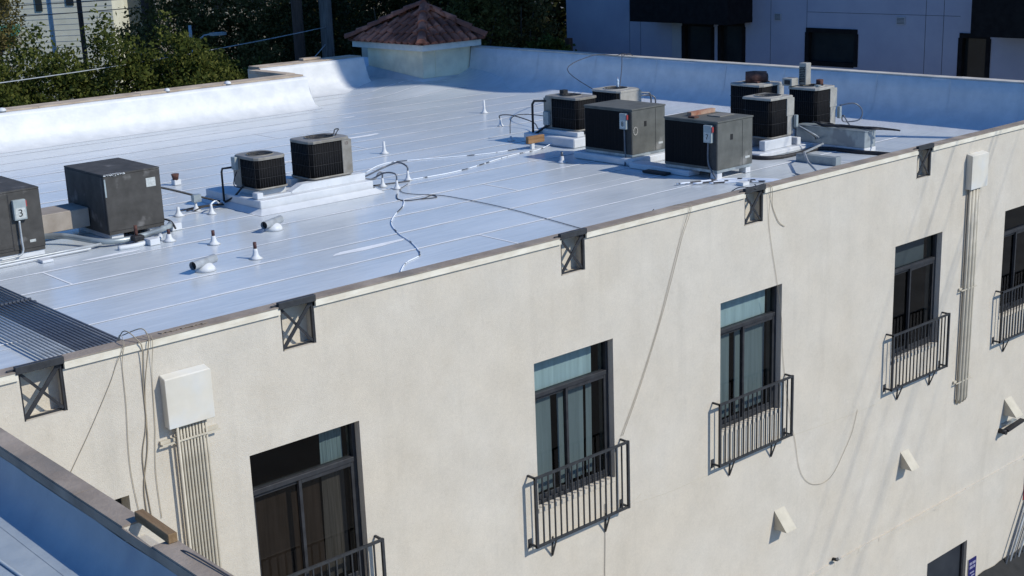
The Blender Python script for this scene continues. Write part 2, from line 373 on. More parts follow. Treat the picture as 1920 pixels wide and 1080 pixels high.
# roof deck
def deck(x0, x1, y0, y1, z, nx, ny, fn=None):
    mb = MB()
    vs = [[Vector((x0+(x1-x0)*i/nx, y0+(y1-y0)*j/ny, z)) for i in range(nx+1)] for j in range(ny+1)]
    if fn:
        for row in vs:
            for p in row: p.z = fn(p)
    i0 = 0
    for row in vs: mb.v += row
    for j in range(ny):
        for i in range(nx):
            a = j*(nx+1)+i; mb.f.append((a, a+1, a+nx+2, a+nx+1)); mb.sm.append(True)
    return mb
def rz(p):
    zz = RZ
    # saddle rising behind and beside the tower
    t = max(0, min(1, (p.y-15.5)/2.6)); s = max(0, min(1, (p.x-18.3)/1.9))
    zz += .22*t*t*(3-2*t)*s*s*(3-2*s)
    # gentle rise into the back parapet
    e = max(0, min(1, (p.x-21.3)/.9)); zz += .26*e*e
    return zz
bp(deck(-12, 22.2, .4, 24.2, RZ, 170, 120, rz), 'roof_deck', 'roof')
mb = MB()
def strip(x0, x1, y, w_, z=.006):
    xx = x0
    while xx < x1:
        x3 = min(xx+.55, x1); wa = w_*rnd.uniform(.7, 1.25); dy = rnd.uniform(-.004, .004)
        za = rz(Vector((xx, y, 0)))+z; zb = rz(Vector((x3, y, 0)))+z
        mb.q((xx, y-wa/2+dy, za), (x3, y-wa/2+dy, zb), (x3, y+wa/2+dy, zb), (xx, y+wa/2+dy, za)); xx = x3
ys = [1.80+1.0*k for k in range(18)]
for k, y in enumerate(ys):
    y += rnd.uniform(-.03, .03); strip(-11.9, 20.8, y, .044)
    for _ in range(1):                                 # short overcoat strokes between the laps
        a = rnd.uniform(-2, 17); strip(a, a+rnd.uniform(.5, 2.6), y+rnd.uniform(.2, .8), .018, .005)
for k, y in enumerate(ys[:-1]):
    xx = rnd.uniform(-8, 12)
    while xx < 19 and k % 3 == 0:
        mb.q((xx, y, RZ+.005), (xx+.028, y, RZ+.005), (xx+.03, y+1, RZ+.005), (xx, y+1, RZ+.005)); xx += rnd.uniform(7, 10)
for _ in range(9):
    cx_, cy_ = rnd.uniform(1, 19), rnd.uniform(1.2, 16); a0 = rnd.uniform(0, 6.28); w_, l_ = rnd.uniform(.03, .10), rnd.uniform(.15, .9)
    pts = []
    for k in range(14):
        t_ = 2*math.pi*k/14; pts.append((cx_+math.cos(t_)*l_*rnd.uniform(.7, 1.15), cy_+math.sin(t_)*w_*rnd.uniform(.6, 1.3), RZ+.0035))
    mb.q(*pts)
bp(mb, 'roof_seam', 'seam')
# far parapet, two sections, with a coved foot
prof1 = [(17.25, RZ+.003), (17.45, RZ+.025), (17.60, RZ+.09), (17.70, RZ+.20), (17.80, RZ+.42), (17.90, .26), (17.92, .345), (18.10, .35), (18.10, .32)]
def extr(prof, x0, x1, nseg=24, wob=.012):
    mb = MB(); rings = []
    for k in range(nseg+1):
        xx = x0+(x1-x0)*k/nseg
        rings.append([(xx, y+rnd.uniform(-wob, wob), z+(rnd.uniform(-wob, wob)*.4 if i > 3 else 0)) for i, (y, z) in enumerate(prof)])
    mb.loft(rings, cap=False, closed=False); return mb
mb = extr(prof1, -12, 16.16, 50)
mb.v and mb.q(*[(16.16, y, z) for y, z in prof1], (16.16, 18.15, RZ))
bp(mb, 'far_parapet', 'white')
prof2 = [(19.40, RZ+.004), (19.65, RZ+.03), (19.86, RZ+.12), (20.0, RZ+.28), (20.1, RZ+.5), (20.2, .33), (20.22, .42), (20.36, .43), (20.36, .4)]
mb = extr(prof2, 16.16, 19.67, 8)
mb.q(*[(19.67, y, z) for y, z in prof2], (19.67, 20.42, RZ))
bp(mb, 'far_parapet', 'white')
mbc = MB(); x = -12
while x < 16.1:
    x2 = min(x+rnd.uniform(2, 3.4), 16.16); mbc.box(x+.004, 18.08, .30, x2-.004, 18.60, .385+rnd.uniform(0, .01)); x = x2
mbc.box(15.9, 18.53, .31, 16.2, 20.4, .40); x = 16.2
while x < 19.6:
    x2 = min(x+rnd.uniform(1, 1.6), 19.68); mbc.box(x+.004, 20.34, .36, x2-.004, 20.92, .45+rnd.uniform(0, .012)); x = x2
mbc.box(17.9, 20.7, .465, 18.5, 20.93, .52)
bp(mbc, 'coping', 'coping_far')
for xx, rr in ((8.05, .10), (-.4, .12), (12.2, .07), (13.9, .09)):
    bp(MB().lathe([(rr, .372), (rr, .40), (rr*.7, .44), (rr*.2, .452)], (xx, 18.12, 0), 10), 'coating_lump', 'white')
# back parapet (faces -x)
mb = MB(); prof = [(21.40, RZ-.02), (21.75, RZ+.12), (21.98, RZ+.24), (22.1, RZ+.45), (22.16, RZ+.75), (22.2, .56), (22.24, .575)]
rings = []
for k in range(40):
    yy = .3+(18.3-.3)*k/39; rings.append([(x_+rnd.uniform(-.006, .006), yy, z_) for x_, z_ in prof])
mb.loft(rings, cap=False, closed=False); mb.q(*[(x_, .3, z_) for x_, z_ in prof], (22.24, .3, RZ))
bp(mb, 'back_parapet', 'white')
mbc = MB(); y = .0
while y < 18.3:
    y2 = min(y+rnd.uniform(1.5, 3), 18.3); mbc.box(22.22, y+.004, .55, 22.50, y2-.004, .60+rnd.uniform(0, .012)); y = y2
bp(mbc, 'coping', 'coping_grey')
mb = MB()
def lap(prof, x0, w_=.018):
    pts0 = [(x0, y-.013, z+.004) for y, z in prof[:-2]]; pts1 = [(x0+w_, y-.013, z+.004) for y, z in prof[:-2]]
    bp(MB().loft([pts0, pts1], cap=False, closed=False), 'parapet_lap', 'seam')
xx = -11.0
yy = 1.0
while yy < 18:
    pr = [(21.40, RZ-.02), (21.75, RZ+.12), (21.98, RZ+.24), (22.1, RZ+.45), (22.16, RZ+.75), (22.2, .56)]
    bp(MB().loft([[(x_-.008, yy, z_+.003) for x_, z_ in pr], [(x_-.008, yy+.02, z_+.003) for x_, z_ in pr]], cap=False, closed=False), 'parapet_lap', 'white'); yy += rnd.uniform(1.6, 2.6)
# windows
def window(x, kind):
    y = .10; x1 = x+WW; zt, zb = WT, WB; tz = -2.06
    mb = MB(); fw = .05
    mb.box(x+.001, y, zb+.001, x+fw, y+.09, zt-.001).box(x1-fw, y, zb+.001, x1-.001, y+.09, zt-.001)
    mb.box(x+fw+.001, y, zt-.045, x1-fw-.001, y+.09, zt-.001).box(x+fw+.001, y, zb+.001, x1-fw-.001, y+.09, zb+.06)
    mb.box(x+fw+.001, y-.012, tz, x1-fw-.001, y+.09, tz+.06)
    W = bp(mb, 'window', 'frame', None, .004)
    xm = x+WW*.45
    for a, b, dy, nm in ((x+fw+.002, xm+.03, .035, 0), (xm-.01, x1-fw-.002, .002, 1)):
        s = MB(); st = .042; top = tz-.004; bt = zb+.062
        s.box(a, y+dy, bt, a+st, y+dy+.03, top).box(b-st, y+dy, bt, b, y+dy+.03, top).box(a+st+.001, y+dy, top-.05, b-st-.001, y+dy+.03, top).box(a+st+.001, y+dy, bt, b-st-.001, y+dy+.03, bt+.06)
        s.build('sash', M['frame'], W, .003)
        A0, B0, Y0_ = a+st-.004, b-st+.004, y+dy+.012; g = MB().q((A0, Y0_, bt+.055), (B0, Y0_, bt+.055), (B0, Y0_, top-.045), (A0, Y0_, top-.045))
        g.build('pane', M['glass_brown' if kind == 0 else 'glass_dark'], W)
    MB().q((x+fw-.002, y+.05, tz+.055), (x1-fw+.002, y+.05, tz+.055), (x1-fw+.002, y+.05, zt-.04), (x+fw-.002, y+.05, zt-.04)).build('pane', M['glass_teal' if kind < 3 else 'glass_dark'], W)
    # room behind
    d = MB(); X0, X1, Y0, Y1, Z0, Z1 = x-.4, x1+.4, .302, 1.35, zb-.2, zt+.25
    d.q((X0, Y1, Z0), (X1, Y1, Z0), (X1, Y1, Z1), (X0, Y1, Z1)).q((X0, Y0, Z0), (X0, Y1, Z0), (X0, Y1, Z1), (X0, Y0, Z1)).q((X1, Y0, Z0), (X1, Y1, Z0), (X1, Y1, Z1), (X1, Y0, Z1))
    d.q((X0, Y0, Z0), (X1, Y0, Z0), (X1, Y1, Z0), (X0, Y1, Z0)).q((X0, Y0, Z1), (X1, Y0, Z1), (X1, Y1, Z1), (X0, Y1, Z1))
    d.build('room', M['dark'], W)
    # vertical blinds
    spans = {0: [(x1-.40, x1-.16, 'blindd', 0)], 1: [(x+.06, x1-.20, 'blind', 1)], 2: [(x+.06, x1-.12, 'blind', 2)], 3: [(x+.06, x1-.15, 'shade', 3)], 4: []}[kind]
    for a, b, mt, kk in spans:
        bl = MB(); px = a
        if mt == 'shade':
            bl.box(a, .27, tz+.0, b, .28, zt-.10).build('roller_shade', M['bluewall2'], W); continue
        while px < b:
            an = R(rnd.uniform(-16, -4)); ww = .047
            sl = rnd.uniform(-.004, .004) if px < b-.25 else rnd.uniform(.01, .04)
            zlow = zb+.1; dx, dy_ = ww*math.cos(an), ww*math.sin(an)
            if not (kk in (1, 2) and (x+.46 < px < x+.68 or (kk == 1 and x+1.12 < px < x+1.19))):
                bl.q((px-dx, .25-dy_, zlow), (px+dx, .25+dy_, zlow), (px+dx+sl, .25+dy_, zt-.02), (px-dx+sl, .25-dy_, zt-.02))
            else:
                bl.q((px-dx, .25-dy_, tz+.03), (px+dx, .25+dy_, tz+.03), (px+dx, .25+dy_, zt-.02), (px-dx, .25-dy_, zt-.02))
            px += .078
        bl.build('vertical_blind', M['blinddull' if kk == 0 else 'blind'], W)
    if kind == 0:
        c = MB(); c.box(x+.06, .27, zb+.1, x1-.45, .275, tz-.02); c.box(x1-.13, .27, zb+.1, x1-.06, .275, tz-.02)
        c.build('curtain', M['blinddark'], W)
    # plaster sill lip
    MB().box(x+.0, -.012, zb-.05, x1-.0, -.0004, zb+.012).build('sill', M['stucco'], W)
    return W
for i, x in enumerate(WX): window(x, i)
# small low window by the wing and the lower right window
mb = MB().box(.93, .2, -2.33, 1.92, .25, -1.54); bp(mb, 'window', 'winglass')
mb = MB(); mb.box(17.76, .06, -8.16, 19.19, .12, -8.101).box(17.76, .06, -11.39, 17.81, .12, -8.17).box(19.14, .06, -11.39, 19.19, .12, -8.17)
Wl = bp(mb, 'door', 'frame'); MB().box(17.815, .10, -11.39, 19.135, .115, -8.17).build('pane', M['doorblue'], Wl)
# balcony railings
def railing(x):
    y = -.15; xa, xb, zt, zb = x-.2, x+1.63, -3.05, -4.08
    mb = MB()
    mb.box(xa, y-.016, zt-.032, xb, y+.016, zt).box(xa, y-.016, zb, xb, y+.016, zb+.032)
    for px in (xa, xb-.036): mb.box(px, y-.019, zb-.003, px+.036, y+.017, zt+.003)
    for px in (xa+.018, xb-.018):
        for pz in (zt-.015, zb+.016): mb.bar((px, y+.018, pz), (px, -.001, pz), .026, .026)
        mb.box(px-.035, -.006, zb-.05, px+.035, -.001, zb+.09); 
    for px in (x+.22, x+1.27):
        mb.bar((px-.05, y, zb), (px, -.012, zb-.30), .018, .018, (1, 0, 0)).bar((px, -.012, zb-.30), (px+.02, -.008, zb-.02), .018, .018, (1, 0, 0))
    G = bp(mb, 'balcony_railing', 'steel')
    for k in range(15):
        px = xa+.036+(xb-xa-.072)*(k+1)/16
        MB().box(px-.009, y-.009, zb+.033, px+.009, y+.009, zt-.033).build('baluster', M['steel'], G)
for x in WX: railing(x)
# X-braced parapet vents
for x in VX:
    x1 = x+VW; mb = MB()
    mb.box(x-.035, -.046, .066, x1+.010, .012, .142)
    mb.box(x-.11, -.01, .103, x-.036, .02, .114)
    V = bp(mb, 'vent_lintel', 'steel', None, .004)
    s = MB(); zt, zb = .064, VB+.03
    s.box(x+.003, .002, VB+.002, x+.017, .022, zt).box(x1-.026, .012, VB+.002, x1-.004, .05, zt)
    s.box(x+.018, .045, VB+.004, x1-.027, .065, VB+.022); s.bar((x+.02, .012, zb), (x1-.03, .012, zt-.01), .044, .012, (0, 1, 0)).bar((x+.02, .026, zt-.01), (x1-.03, .026, zb), .030, .012, (0, 1, 0))
    s.build('cross_brace', M['frame'], V)

# roof-level hatch curb (brown box between the two cabinets)
mb = MB().box(4.16, 7.55, RZ+.16, 5.18, 8.15, RZ+.46)
solo(mb, 'air_duct', 'ducttan', 'tan sheet metal duct bridging the numbered grey cabinet and the stickered one', 'duct', bevel=.01)

# ================================================================ TOWER
T = thing('roof_tower', 'square cream stair tower with red clay tile hipped roof at building corner', 'tower', (21.3, 19.7, RZ))
TO = Vector((21.3, 19.7, RZ))
def tp(mb, name, m, bevel=0): o = mb.build(name, m, T, bevel); o.location = -TO; return o
mb = MB().box(20.40, 18.34, RZ-.1, 22.20, 21.0, .68); tp(mb, 'tower_wall', 'stucco2')
mb = MB().box(20.85, 18.325, -.2, 21.75, 18.339, .60); tp(mb, 'access_panel', 'stucco2')
mb = MB(); mb.box(20.2, 18.07, .63, 22.40, 18.13, .80).box(20.2, 18.13, .63, 20.26, 21.5, .80).box(22.34, 18.13, .63, 22.40, 21.5, .80).box(20.26, 21.44, .63, 22.34, 21.5, .80).box(20.26, 18.13, .64, 22.34, 21.44, .69)
tp(mb, 'eave_board', 'wtrim')
ap = Vector((21.3, 19.45, 1.75)); cs = [Vector((20.12, 17.99, .81)), Vector((22.48, 17.99, .81)), Vector((22.48, 21.6, .81)), Vector((20.12, 21.6, .81))]
mb = MB()
rid = Vector((0, .12, 0)); a1 = ap-rid; a2 = ap+rid
tops = [a1, a1, a2, a2]
mb.q(cs[0], cs[1], a1).q(cs[1], cs[2], a2, a1).q(cs[2], cs[3], a2).q(cs[3], cs[0], a1, a2)
tp(mb, 'roof', 'tile')
def barrel(mb, p, q, rad, seglen=.36):
    d = (q-p); Ln = d.length
    if Ln < .12: return
    d.normalize(); n = max(1, round(Ln/seglen)); 
    for k in range(n):
        a = p+d*(Ln*k/n-.02); b = p+d*(Ln*(k+1)/n+.03); up = Vector((0, 0, .018)); jx = Vector((rnd.uniform(-.008, .008), rnd.uniform(-.008, .008), rnd.uniform(-.004, .006)))
        s = d.cross(Vector((0, 0, 1))).normalized(); uu = s.cross(d).normalized(); rings = []
        for pt, rr, lift in ((a, rad*1.08, .022), (b, rad*.85, .0)):
            rings.append([pt+jx+uu*lift+s*math.cos(t)*rr+uu*math.sin(t)*rr for t in [math.pi*j/7 for j in range(8)]])
        i = len(mb.v)
        mb.loft(rings, cap=False, closed=False)
        mb.q(*rings[0])
mb = MB()
faces = [(cs[0], cs[1], a1, a1), (cs[1], cs[2], a1, a2), (cs[2], cs[3], a2, a2), (cs[3], cs[0], a2, a1)]
for c0, c1, t0, t1 in faces:
    ed = (c1-c0); Ln = ed.length; ed.normalize(); nt_ = int(Ln/.29)
    for k in range(nt_):
        s_ = (k+.5)*Ln/nt_; p = c0+ed*s_
        # slope direction is perpendicular to the eave
        mid = (t0+t1)/2; slope = mid-(c0+c1)/2; 
        L0 = (t0-c0).dot(ed); L1 = (c1-t1).dot(ed)
        frac = min(1, s_/max(L0, 1e-3), (Ln-s_)/max(L1, 1e-3))
        barrel(mb, p, p+slope*frac*.97, .098, .36)
tp(mb, 'barrel_tile', 'tile')
mb = MB()
for c, t in zip(cs, tops): barrel(mb, c+Vector((0, 0, .06)), t+Vector((0, 0, .06)), .14, .45)
barrel(mb, a1+Vector((0, 0, .06)), a2+Vector((0, 0, .06)), .14)
tp(mb, 'ridge_tile', 'tile')
mb = MB().loft([[(20.1, 18.0, -.26), (22.3, 18.0, -.26), (22.3, 21.1, RZ+.05), (20.1, 21.1, RZ+.05)], [(20.385, 18.32, -.17), (22.21, 18.32, -.17), (22.21, 21.01, -.02), (20.385, 21.01, .08)]], cap=False)
tp(mb, 'flashing', 'white')

# ================================================================ ROOF EQUIPMENT
def disconnect(root, x, y, z, face, label_no=None, w_=.13, h_=.24, conduit=None, lever=True):
    mb = MB()
    if face == 'y': mb.box(x-w_/2, y-.07, z-h_/2, x+w_/2, y-.001, z+h_/2)
    else: mb.box(x-.07, y-w_/2, z-h_/2, x-.001, y+w_/2, z+h_/2)
    o = mb.build('disconnect_box', M['plastic'], root, .006)
    if lever:
        mb = MB()
        if face == 'y': mb.box(x+w_/2+.001, y-.055, z+h_*.12, x+w_/2+.02, y-.02, z+h_*.42)
        else: mb.box(x-.06, y-w_/2-.02, z+h_*.12, x-.02, y-w_/2-.001, z+h_*.42)
        mb.build('lever', M['red'], o)
    if label_no:
        if face == 'y':
            MB().box(x-w_*.4, y-.0735, z-h_*.42, x+w_*.4, y-.0705, z+h_*.1).build('number_plate', M['sticker'], o)
            text_mesh(label_no, .155, 'num', 'number', o, FACE_Y(x, y-.076, z-h_*.17))
        else:
            MB().box(x-.0735, y-w_*.4, z-h_*.42, x-.0705, y+w_*.4, z+h_*.1).build('number_plate', M['sticker'], o)
            text_mesh(label_no, .13, 'num', 'number', o, FACE_X(x-.076, y, z-h_*.17))
    if conduit:
        MB().tube(conduit, .016, 8).build('conduit', M['conduit_light' if face == 'y' else 'conduit_dark'], root)
    return o
def cabinet(name, label, x, y, z, wx, dy, h, m='boxgrey', group='packaged roof units'):
    """rooftop package unit; local origin at near bottom corner"""
    t = thing(name, label, 'air conditioner', (x, y, z), group)
    mb = MB().box(0, 0, .05, wx, dy, h-.03); mb.build('cabinet', M[m], t, .008)
    ov = .002 if m == 'boxgrey' else .012; MB().box(-ov, -ov, h-.029, wx+ov, dy+ov, h).build('lid', M[m], t, .006)
    MB().box(.01, .01, 0, wx-.01, dy-.01, .049).build('base_rail', M['galv' if m == 'boxgrey2' else m], t)
    return t
# A : dark cabinet with sticker
A = cabinet('package_unit', 'dark grey metal cabinet with white sticker and paint chipped near corner', 5.195, 6.93, RZ+.09, .95, 1.41, .95)
MB().box(.70, -.004, .66, .86, -.0005, .80).build('sticker', M['sticker'], A)
mb = MB()
for k in range(26):
    t_ = rnd.random(); mb.box(.0+rnd.uniform(0, .05)*k*.25*rnd.random(), -.0035, .95-.05-rnd.uniform(0, .25)*t_, .02+rnd.uniform(.01, .06), -.0003, .95-.045-rnd.uniform(0, .2)*t_*.9)
MB().box(.005, -.0035, .60, .03, -.0003, .88).build('bare_patch', M['galv'], A)
mb2 = MB()
for k in range(30):
    a = rnd.uniform(.0, .33); b = rnd.uniform(0, .06); s_ = rnd.uniform(.006, .03)
    mb2.box(a, -.0150, .948-b*.4-s_*.4, a+s_*1.6, -.0122, .9505-b*.4)
for k in range(25):
    a = rnd.uniform(0, .3); b = rnd.uniform(0, .03); s_ = rnd.uniform(.01, .04); mb2.box(a, b-.012, .9503, a+s_, b+s_*.4-.012, .952)
mb2.build('paint_chip', M['white'], A)
MB().box(-.0035, .05, .07, -.0005, .12, .90).build('corner_seam', M['steel'], A)
# 3
U3 = cabinet('package_unit', 'dark grey metal cabinet with black number 3 on its disconnect box', 2.72, 6.874, RZ+.09, 1.432, 1.41, .95)
MB().box(.10, -.006, .10, .93, -.0005, .83).build('access_panel', M['boxgrey'], U3, .003)
MB().box(.945, -.003, .06, .957, -.0005, .90).build('panel_gap', M['black'], U3)
MB().box(1.20, -.004, .14, 1.29, -.0005, .18).build('sticker', M['sticker'], U3)
MB().bar((.30, -.012, .55), (.42, -.012, .58), .012, .012).bar((.42, -.012, .58), (.30, -.012, .61), .012, .012).build('handle', M['tan2'], U3)
disconnect(U3, 1.09, 0, .66, 'y', '3', .19, .30, smooth_path([(1.06, -.05, .5), (1.06, -.05, .2), (1.06, -.05, .05), (.98, -.06, -.02), (.7, -.06, -.03)]))
# 8 and 7 : coil cabinets with open coil side facing -x
def coil_cabinet(label, x, y, z, wx, dy, h, no):
    t = cabinet('package_unit', label, x, y, z, wx, dy, h, 'boxgrey2')
    MB().box(-.006, .05, .10, -.0005, dy*.985, h-.06).build('coil_panel', M['rib'], t)
    MB().box(-.010, .012, .06, -.0005, .22, h-.05).build('corner_panel', M['boxgrey'], t, .003)
    MB().box(wx*.70, -.003, .06, wx*.708, -.0005, h-.05).build('panel_gap', M['black'], t)
    MB().box(wx*.79, -.004, .17, wx*.92, -.0005, .21).build('sticker', M['sticker'], t)
    MB().box(wx*.36, -.004, .56, wx*.43, -.0005, .66).build('label_plate', M['num'], t)
    return t
U8 = coil_cabinet('grey coil cabinet with number 8 on its disconnect box and a scuffed side', 14.87, 4.92, RZ+.15, .93, 1.27, .918, '8')
disconnect(U8, -.012, .17, .69, 'x', '8', .17, .30, smooth_path([(-.04, .16, .53), (-.03, .16, .2), (-.05, .13, .0), (-.15, .06, -.13)]))
mb = MB()
for k in range(10):
    a = R(36*k); b = R(36*k+30); c = Vector((.09, -.006, .50)); mb.bar(c+Vector((math.cos(a)*.055, 0, math.sin(a)*.075)), c+Vector((math.cos(b)*.055, 0, math.sin(b)*.075)), .02, .004, (0, 1, 0))
mb.build('paint_scuff', M['tan2'], U8)
U7 = coil_cabinet('grey coil cabinet numbered 7 with a board and timber lying on its lid', 14.70, 2.70, RZ+.12, .98, 1.25, .922, '7')
disconnect(U7, -.012, .17, .70, 'x', '7', .18, .31, smooth_path([(-.04, .18, .55), (-.04, .18, .2), (-.03, .10, .03), (-.06, -.02, -.08)]))
# curbs and feet
mb = MB().box(14.76, 4.80, RZ+.005, 15.86, 6.42, RZ+.145); solo(mb, 'equipment_curb', 'white', 'long white coated curb carrying the cabinet numbered 8', 'roof curb', bevel=.02)
mb = MB().box(14.62, 3.3, RZ+.005, 14.95, 4.78, RZ+.11).box(15.2, 3.3, RZ+.005, 15.6, 3.95, RZ+.11); solo(mb, 'equipment_curb', 'white', 'low white coated curb at the back of the cabinet numbered 7', 'roof curb', bevel=.015)
solo(MB().box(15.52, 2.72, RZ+.005, 15.66, 2.88, RZ+.115), 'support_block', 'white', 'white block under the right front corner of cabinet numbered 7', 'support block', bevel=.008); solo(MB().box(14.72, 2.72, RZ+.005, 14.86, 2.88, RZ+.115), 'support_block', 'white', 'white block under the nearest corner of cabinet numbered 7', 'support block', bevel=.008)
mb = MB().box(5.25, 6.98, RZ+.005, 5.45, 8.2, RZ+.085).box(5.9, 6.98, RZ+.005, 6.1, 8.2, RZ+.085); solo(mb, 'equipment_curb', 'white', 'white coated sleepers under the dark cabinet with the white sticker', 'roof curb')
mb = MB().box(2.80, 6.90, RZ+.005, 4.13, 7.02, RZ+.085).box(2.8, 8.0, RZ+.005, 4.13, 8.2, RZ+.085); solo(mb, 'equipment_curb', 'white', 'white coated sleepers under the grey cabinet numbered 3', 'roof curb')
# condensers
def condenser(label, x, y, z, wx, dy, h, panel='right', lidm='tan', group='condensing units', pw=.2):
    t = thing('condenser_unit', label, 'air conditioner', (x, y, z), group)
    rad = .09; lid = .045
    MB().rbox(.008, .008, wx-.008, dy-.008, .035, h-lid, rad, 5).build('coil_guard', M['rib'], t)
    mb = MB(); nb = 22                                     # louvre wires of the guard
    def perim(s_):
        s_ %= 2*(wx+dy)
        if s_ < wx: return Vector((s_, 0, 0))
        s_ -= wx
        if s_ < dy: return Vector((wx, s_, 0))
        s_ -= dy
        if s_ < wx: return Vector((wx-s_, dy, 0))
        return Vector((0, dy-(s_-wx), 0))
    for zz in (.35, .7):
        z_ = .035+(h-.08)*zz; rg = []
        for cx, cy, a0 in ((wx-rad, rad, -90), (wx-rad, dy-rad, 0), (rad, dy-rad, 90), (rad, rad, 180)):
            for k in range(5): a = R(a0+22.5*k); rg.append((cx+(rad-.001)*math.cos(a), cy+(rad-.001)*math.sin(a), z_))
        rg.append(rg[0]); mb.tube(rg, .004, 4)
    p_n = int((wx+dy)*2/.05)
    for k in range(int(wx/.05)-1):
        a = .06+k*.05
        if a < wx-.06: mb.box(a, .004, .04, a+.005, .008, h-lid)
    for k in range(int(dy/.05)-1):
        a = .06+k*.05
        if a < dy-.06: mb.box(.004, a, .04, .008, a+.005, h-lid)
    mb.build('wire_guard', M['black'], t)
    # top plate with round fan opening
    mb = MB(); N = 32; cx, cy = wx/2, dy/2; fr = min(wx, dy)*.36
    out = []; inn = []
    for k in range(N):
        a = 2*math.pi*k/N; c, s_ = math.cos(a), math.sin(a); 
        m_ = 1/max(abs(c)/(wx/2+.012), abs(s_)/(dy/2+.012)); ox, oy = c*m_, s_*m_
        if abs(abs(ox)-wx/2-.012) < .09 and abs(abs(oy)-dy/2-.012) < .09 and abs(ox) > wx/2-.06 and abs(oy) > dy/2-.06: ox *= .955; oy *= .955
        out.append((cx+ox, cy+oy)); inn.append((cx+c*fr, cy+s_*fr))
    mb.loft([[(a, b, h-lid-.002) for a, b in out], [(a, b, h-.012) for a, b in out], [(cx+(a-cx)*.97, cy+(b-cy)*.97, h) for a, b in out], [(cx+(a-cx)*1.1, cy+(b-cy)*1.1, h) for a, b in inn], [(cx+(a-cx)*1.05, cy+(b-cy)*1.05, h+.014) for a, b in inn], [(a, b, h+.006) for a, b in inn], [(a, b, h-.10) for a, b in inn]], cap=False, smooth=False)
    mb.build('top_panel', M[lidm], t)
    mb = MB().lathe([(fr*.99, h-.10), (fr*.99, h-.098)], (cx, cy, 0), 24); mb.build('fan_shroud', M['black'], t)
    mb = MB()
    for k in range(4):
        a = R(90*k+25); a2 = a+R(48)
        mb.q((cx+.04*math.cos(a), cy+.04*math.sin(a), h-.05), (cx+fr*.9*math.cos(a), cy+fr*.9*math.sin(a), h-.03), (cx+fr*.9*math.cos(a2), cy+fr*.9*math.sin(a2), h-.075), (cx+.04*math.cos(a2), cy+.04*math.sin(a2), h-.075))
    mb.lathe([(.05, h-.09), (.05, h-.03), (.02, h-.02)], (cx, cy, 0), 12)
    mb.build('fan', M['boxgrey2'], t)
    mb = MB()
    for q_ in (.25, .45, .65, .85, 1.0):
        mb.tube([(cx+fr*q_*math.cos(2*math.pi*k/24), cy+fr*q_*math.sin(2*math.pi*k/24), h+.012) for k in range(25)], .0035, 4)
    for k in range(6): mb.tube([(cx, cy, h+.014), (cx+fr*math.cos(R(60*k)), cy+fr*math.sin(R(60*k)), h+.012)], .004, 4)
    mb.build('fan_guard', M['steel'], t)
    MB().rbox(-.008, -.008, wx+.008, dy+.008, 0, .034, rad, 5).build('base_pan', M['tan'], t)
    if panel == 'right': MB().box(wx-pw, -.006, .02, wx+.004, .14, h-lid-.003).build('control_panel', M['tan2' if lidm != 'tan' else 'tan'], t, .004)
    if panel == 'cornerbox':   # half height service box on the right front corner (a second level of cover above)
        MB().box(wx-pw, -.012, h*.50, wx+.03, .16, h-lid-.003).build('control_panel', M['tan2'], t, .004)
        MB().box(wx-pw+.03, -.004, .03, wx+.006, .14, h*.499).build('service_panel', M['tan2'], t, .004)
    if panel == 'left': MB().box(-.006, dy-.24, .03, .1, dy+.004, h-lid-.003).build('control_panel', M['tan'], t, .004)
    return t
C1 = condenser('small black condenser with tan lid and a grey box on its left side', 7.98, 7.085, RZ+.33, .62, .75, .556, 'left')
disconnect(C1, -.006, .62, .42, 'x', None, .13, .22, lever=False)
C2 = condenser('black condenser with tan side panel marked 13 on the left platform', 9.02, 7.0, RZ+.36, .86, .70, .674, 'right', pw=.2)
text_mesh('13', .075, 'abs', 'number', C2, FACE_Y(.75, -.009, .56))
D1 = condenser('black condenser with tan lid beside the brown timber block', 15.84, 7.39, RZ+.30, .62, 1.0, .692, 'left')
disconnect(D1, -.006, .88, .22, 'x', None, .16, .28, lever=False)
D2 = condenser('low tan condenser with a plastic bottle standing on its lid', 17.40, 7.70, RZ+.25, .72, .86, .70, 'right', lidm='tan2', pw=.66)
D5 = condenser('black condenser with beige corner cover just behind cabinet numbered 7', 17.32, 3.56, RZ+.30, .70, .70, .79, 'cornerbox', lidm='tan2', pw=.20)
disconnect(D5, .73, -.02, .28, 'y', None, .07, .24, lever=False)
D6 = condenser('tall black condenser with a rusty motor lying on its lid', 18.95, 5.08, RZ+.25, .78, .86, .83, 'right', lidm='tan2', pw=.22)
D7 = condenser('black condenser with beige corner cover and loose boxes on its lid', 18.78, 3.56, RZ+.28, .66, .72, .85, 'cornerbox', lidm='tan2', pw=.20)
disconnect(D7, .72, -.02, .30, 'y', None, .07, .24, lever=False)

# left platform and sleepers under C1, C2
mb = MB().box(7.82, 6.78, RZ+.02, 10.15, 8.6, RZ+.22)
mb.loft([[(7.72, 6.62, RZ+.004), (10.28, 6.62, RZ+.004), (10.28, 8.7, RZ+.004), (7.72, 8.7, RZ+.004)], [(7.81, 6.74, RZ+.09), (10.17, 6.74, RZ+.09), (10.17, 8.62, RZ+.09), (7.81, 8.62, RZ+.09)]], cap=False)
P1 = solo(mb, 'equipment_platform', 'white', 'white coated platform under the two left condensers', 'platform', bevel=.015)
mb = MB(); z0 = RZ+.222
mb.loft([[(8.55, 6.95, z0), (8.55, 7.12, z0), (8.55, 7.12, z0+.03), (8.55, 6.95, z0+.03)], [(8.78, 6.95, z0), (8.78, 7.12, z0), (8.78, 7.12, z0+.125), (8.78, 6.95, z0+.125)], [(10.1, 6.95, z0), (10.1, 7.12, z0), (10.1, 7.12, z0+.125), (10.1, 6.95, z0+.125)]], smooth=False)
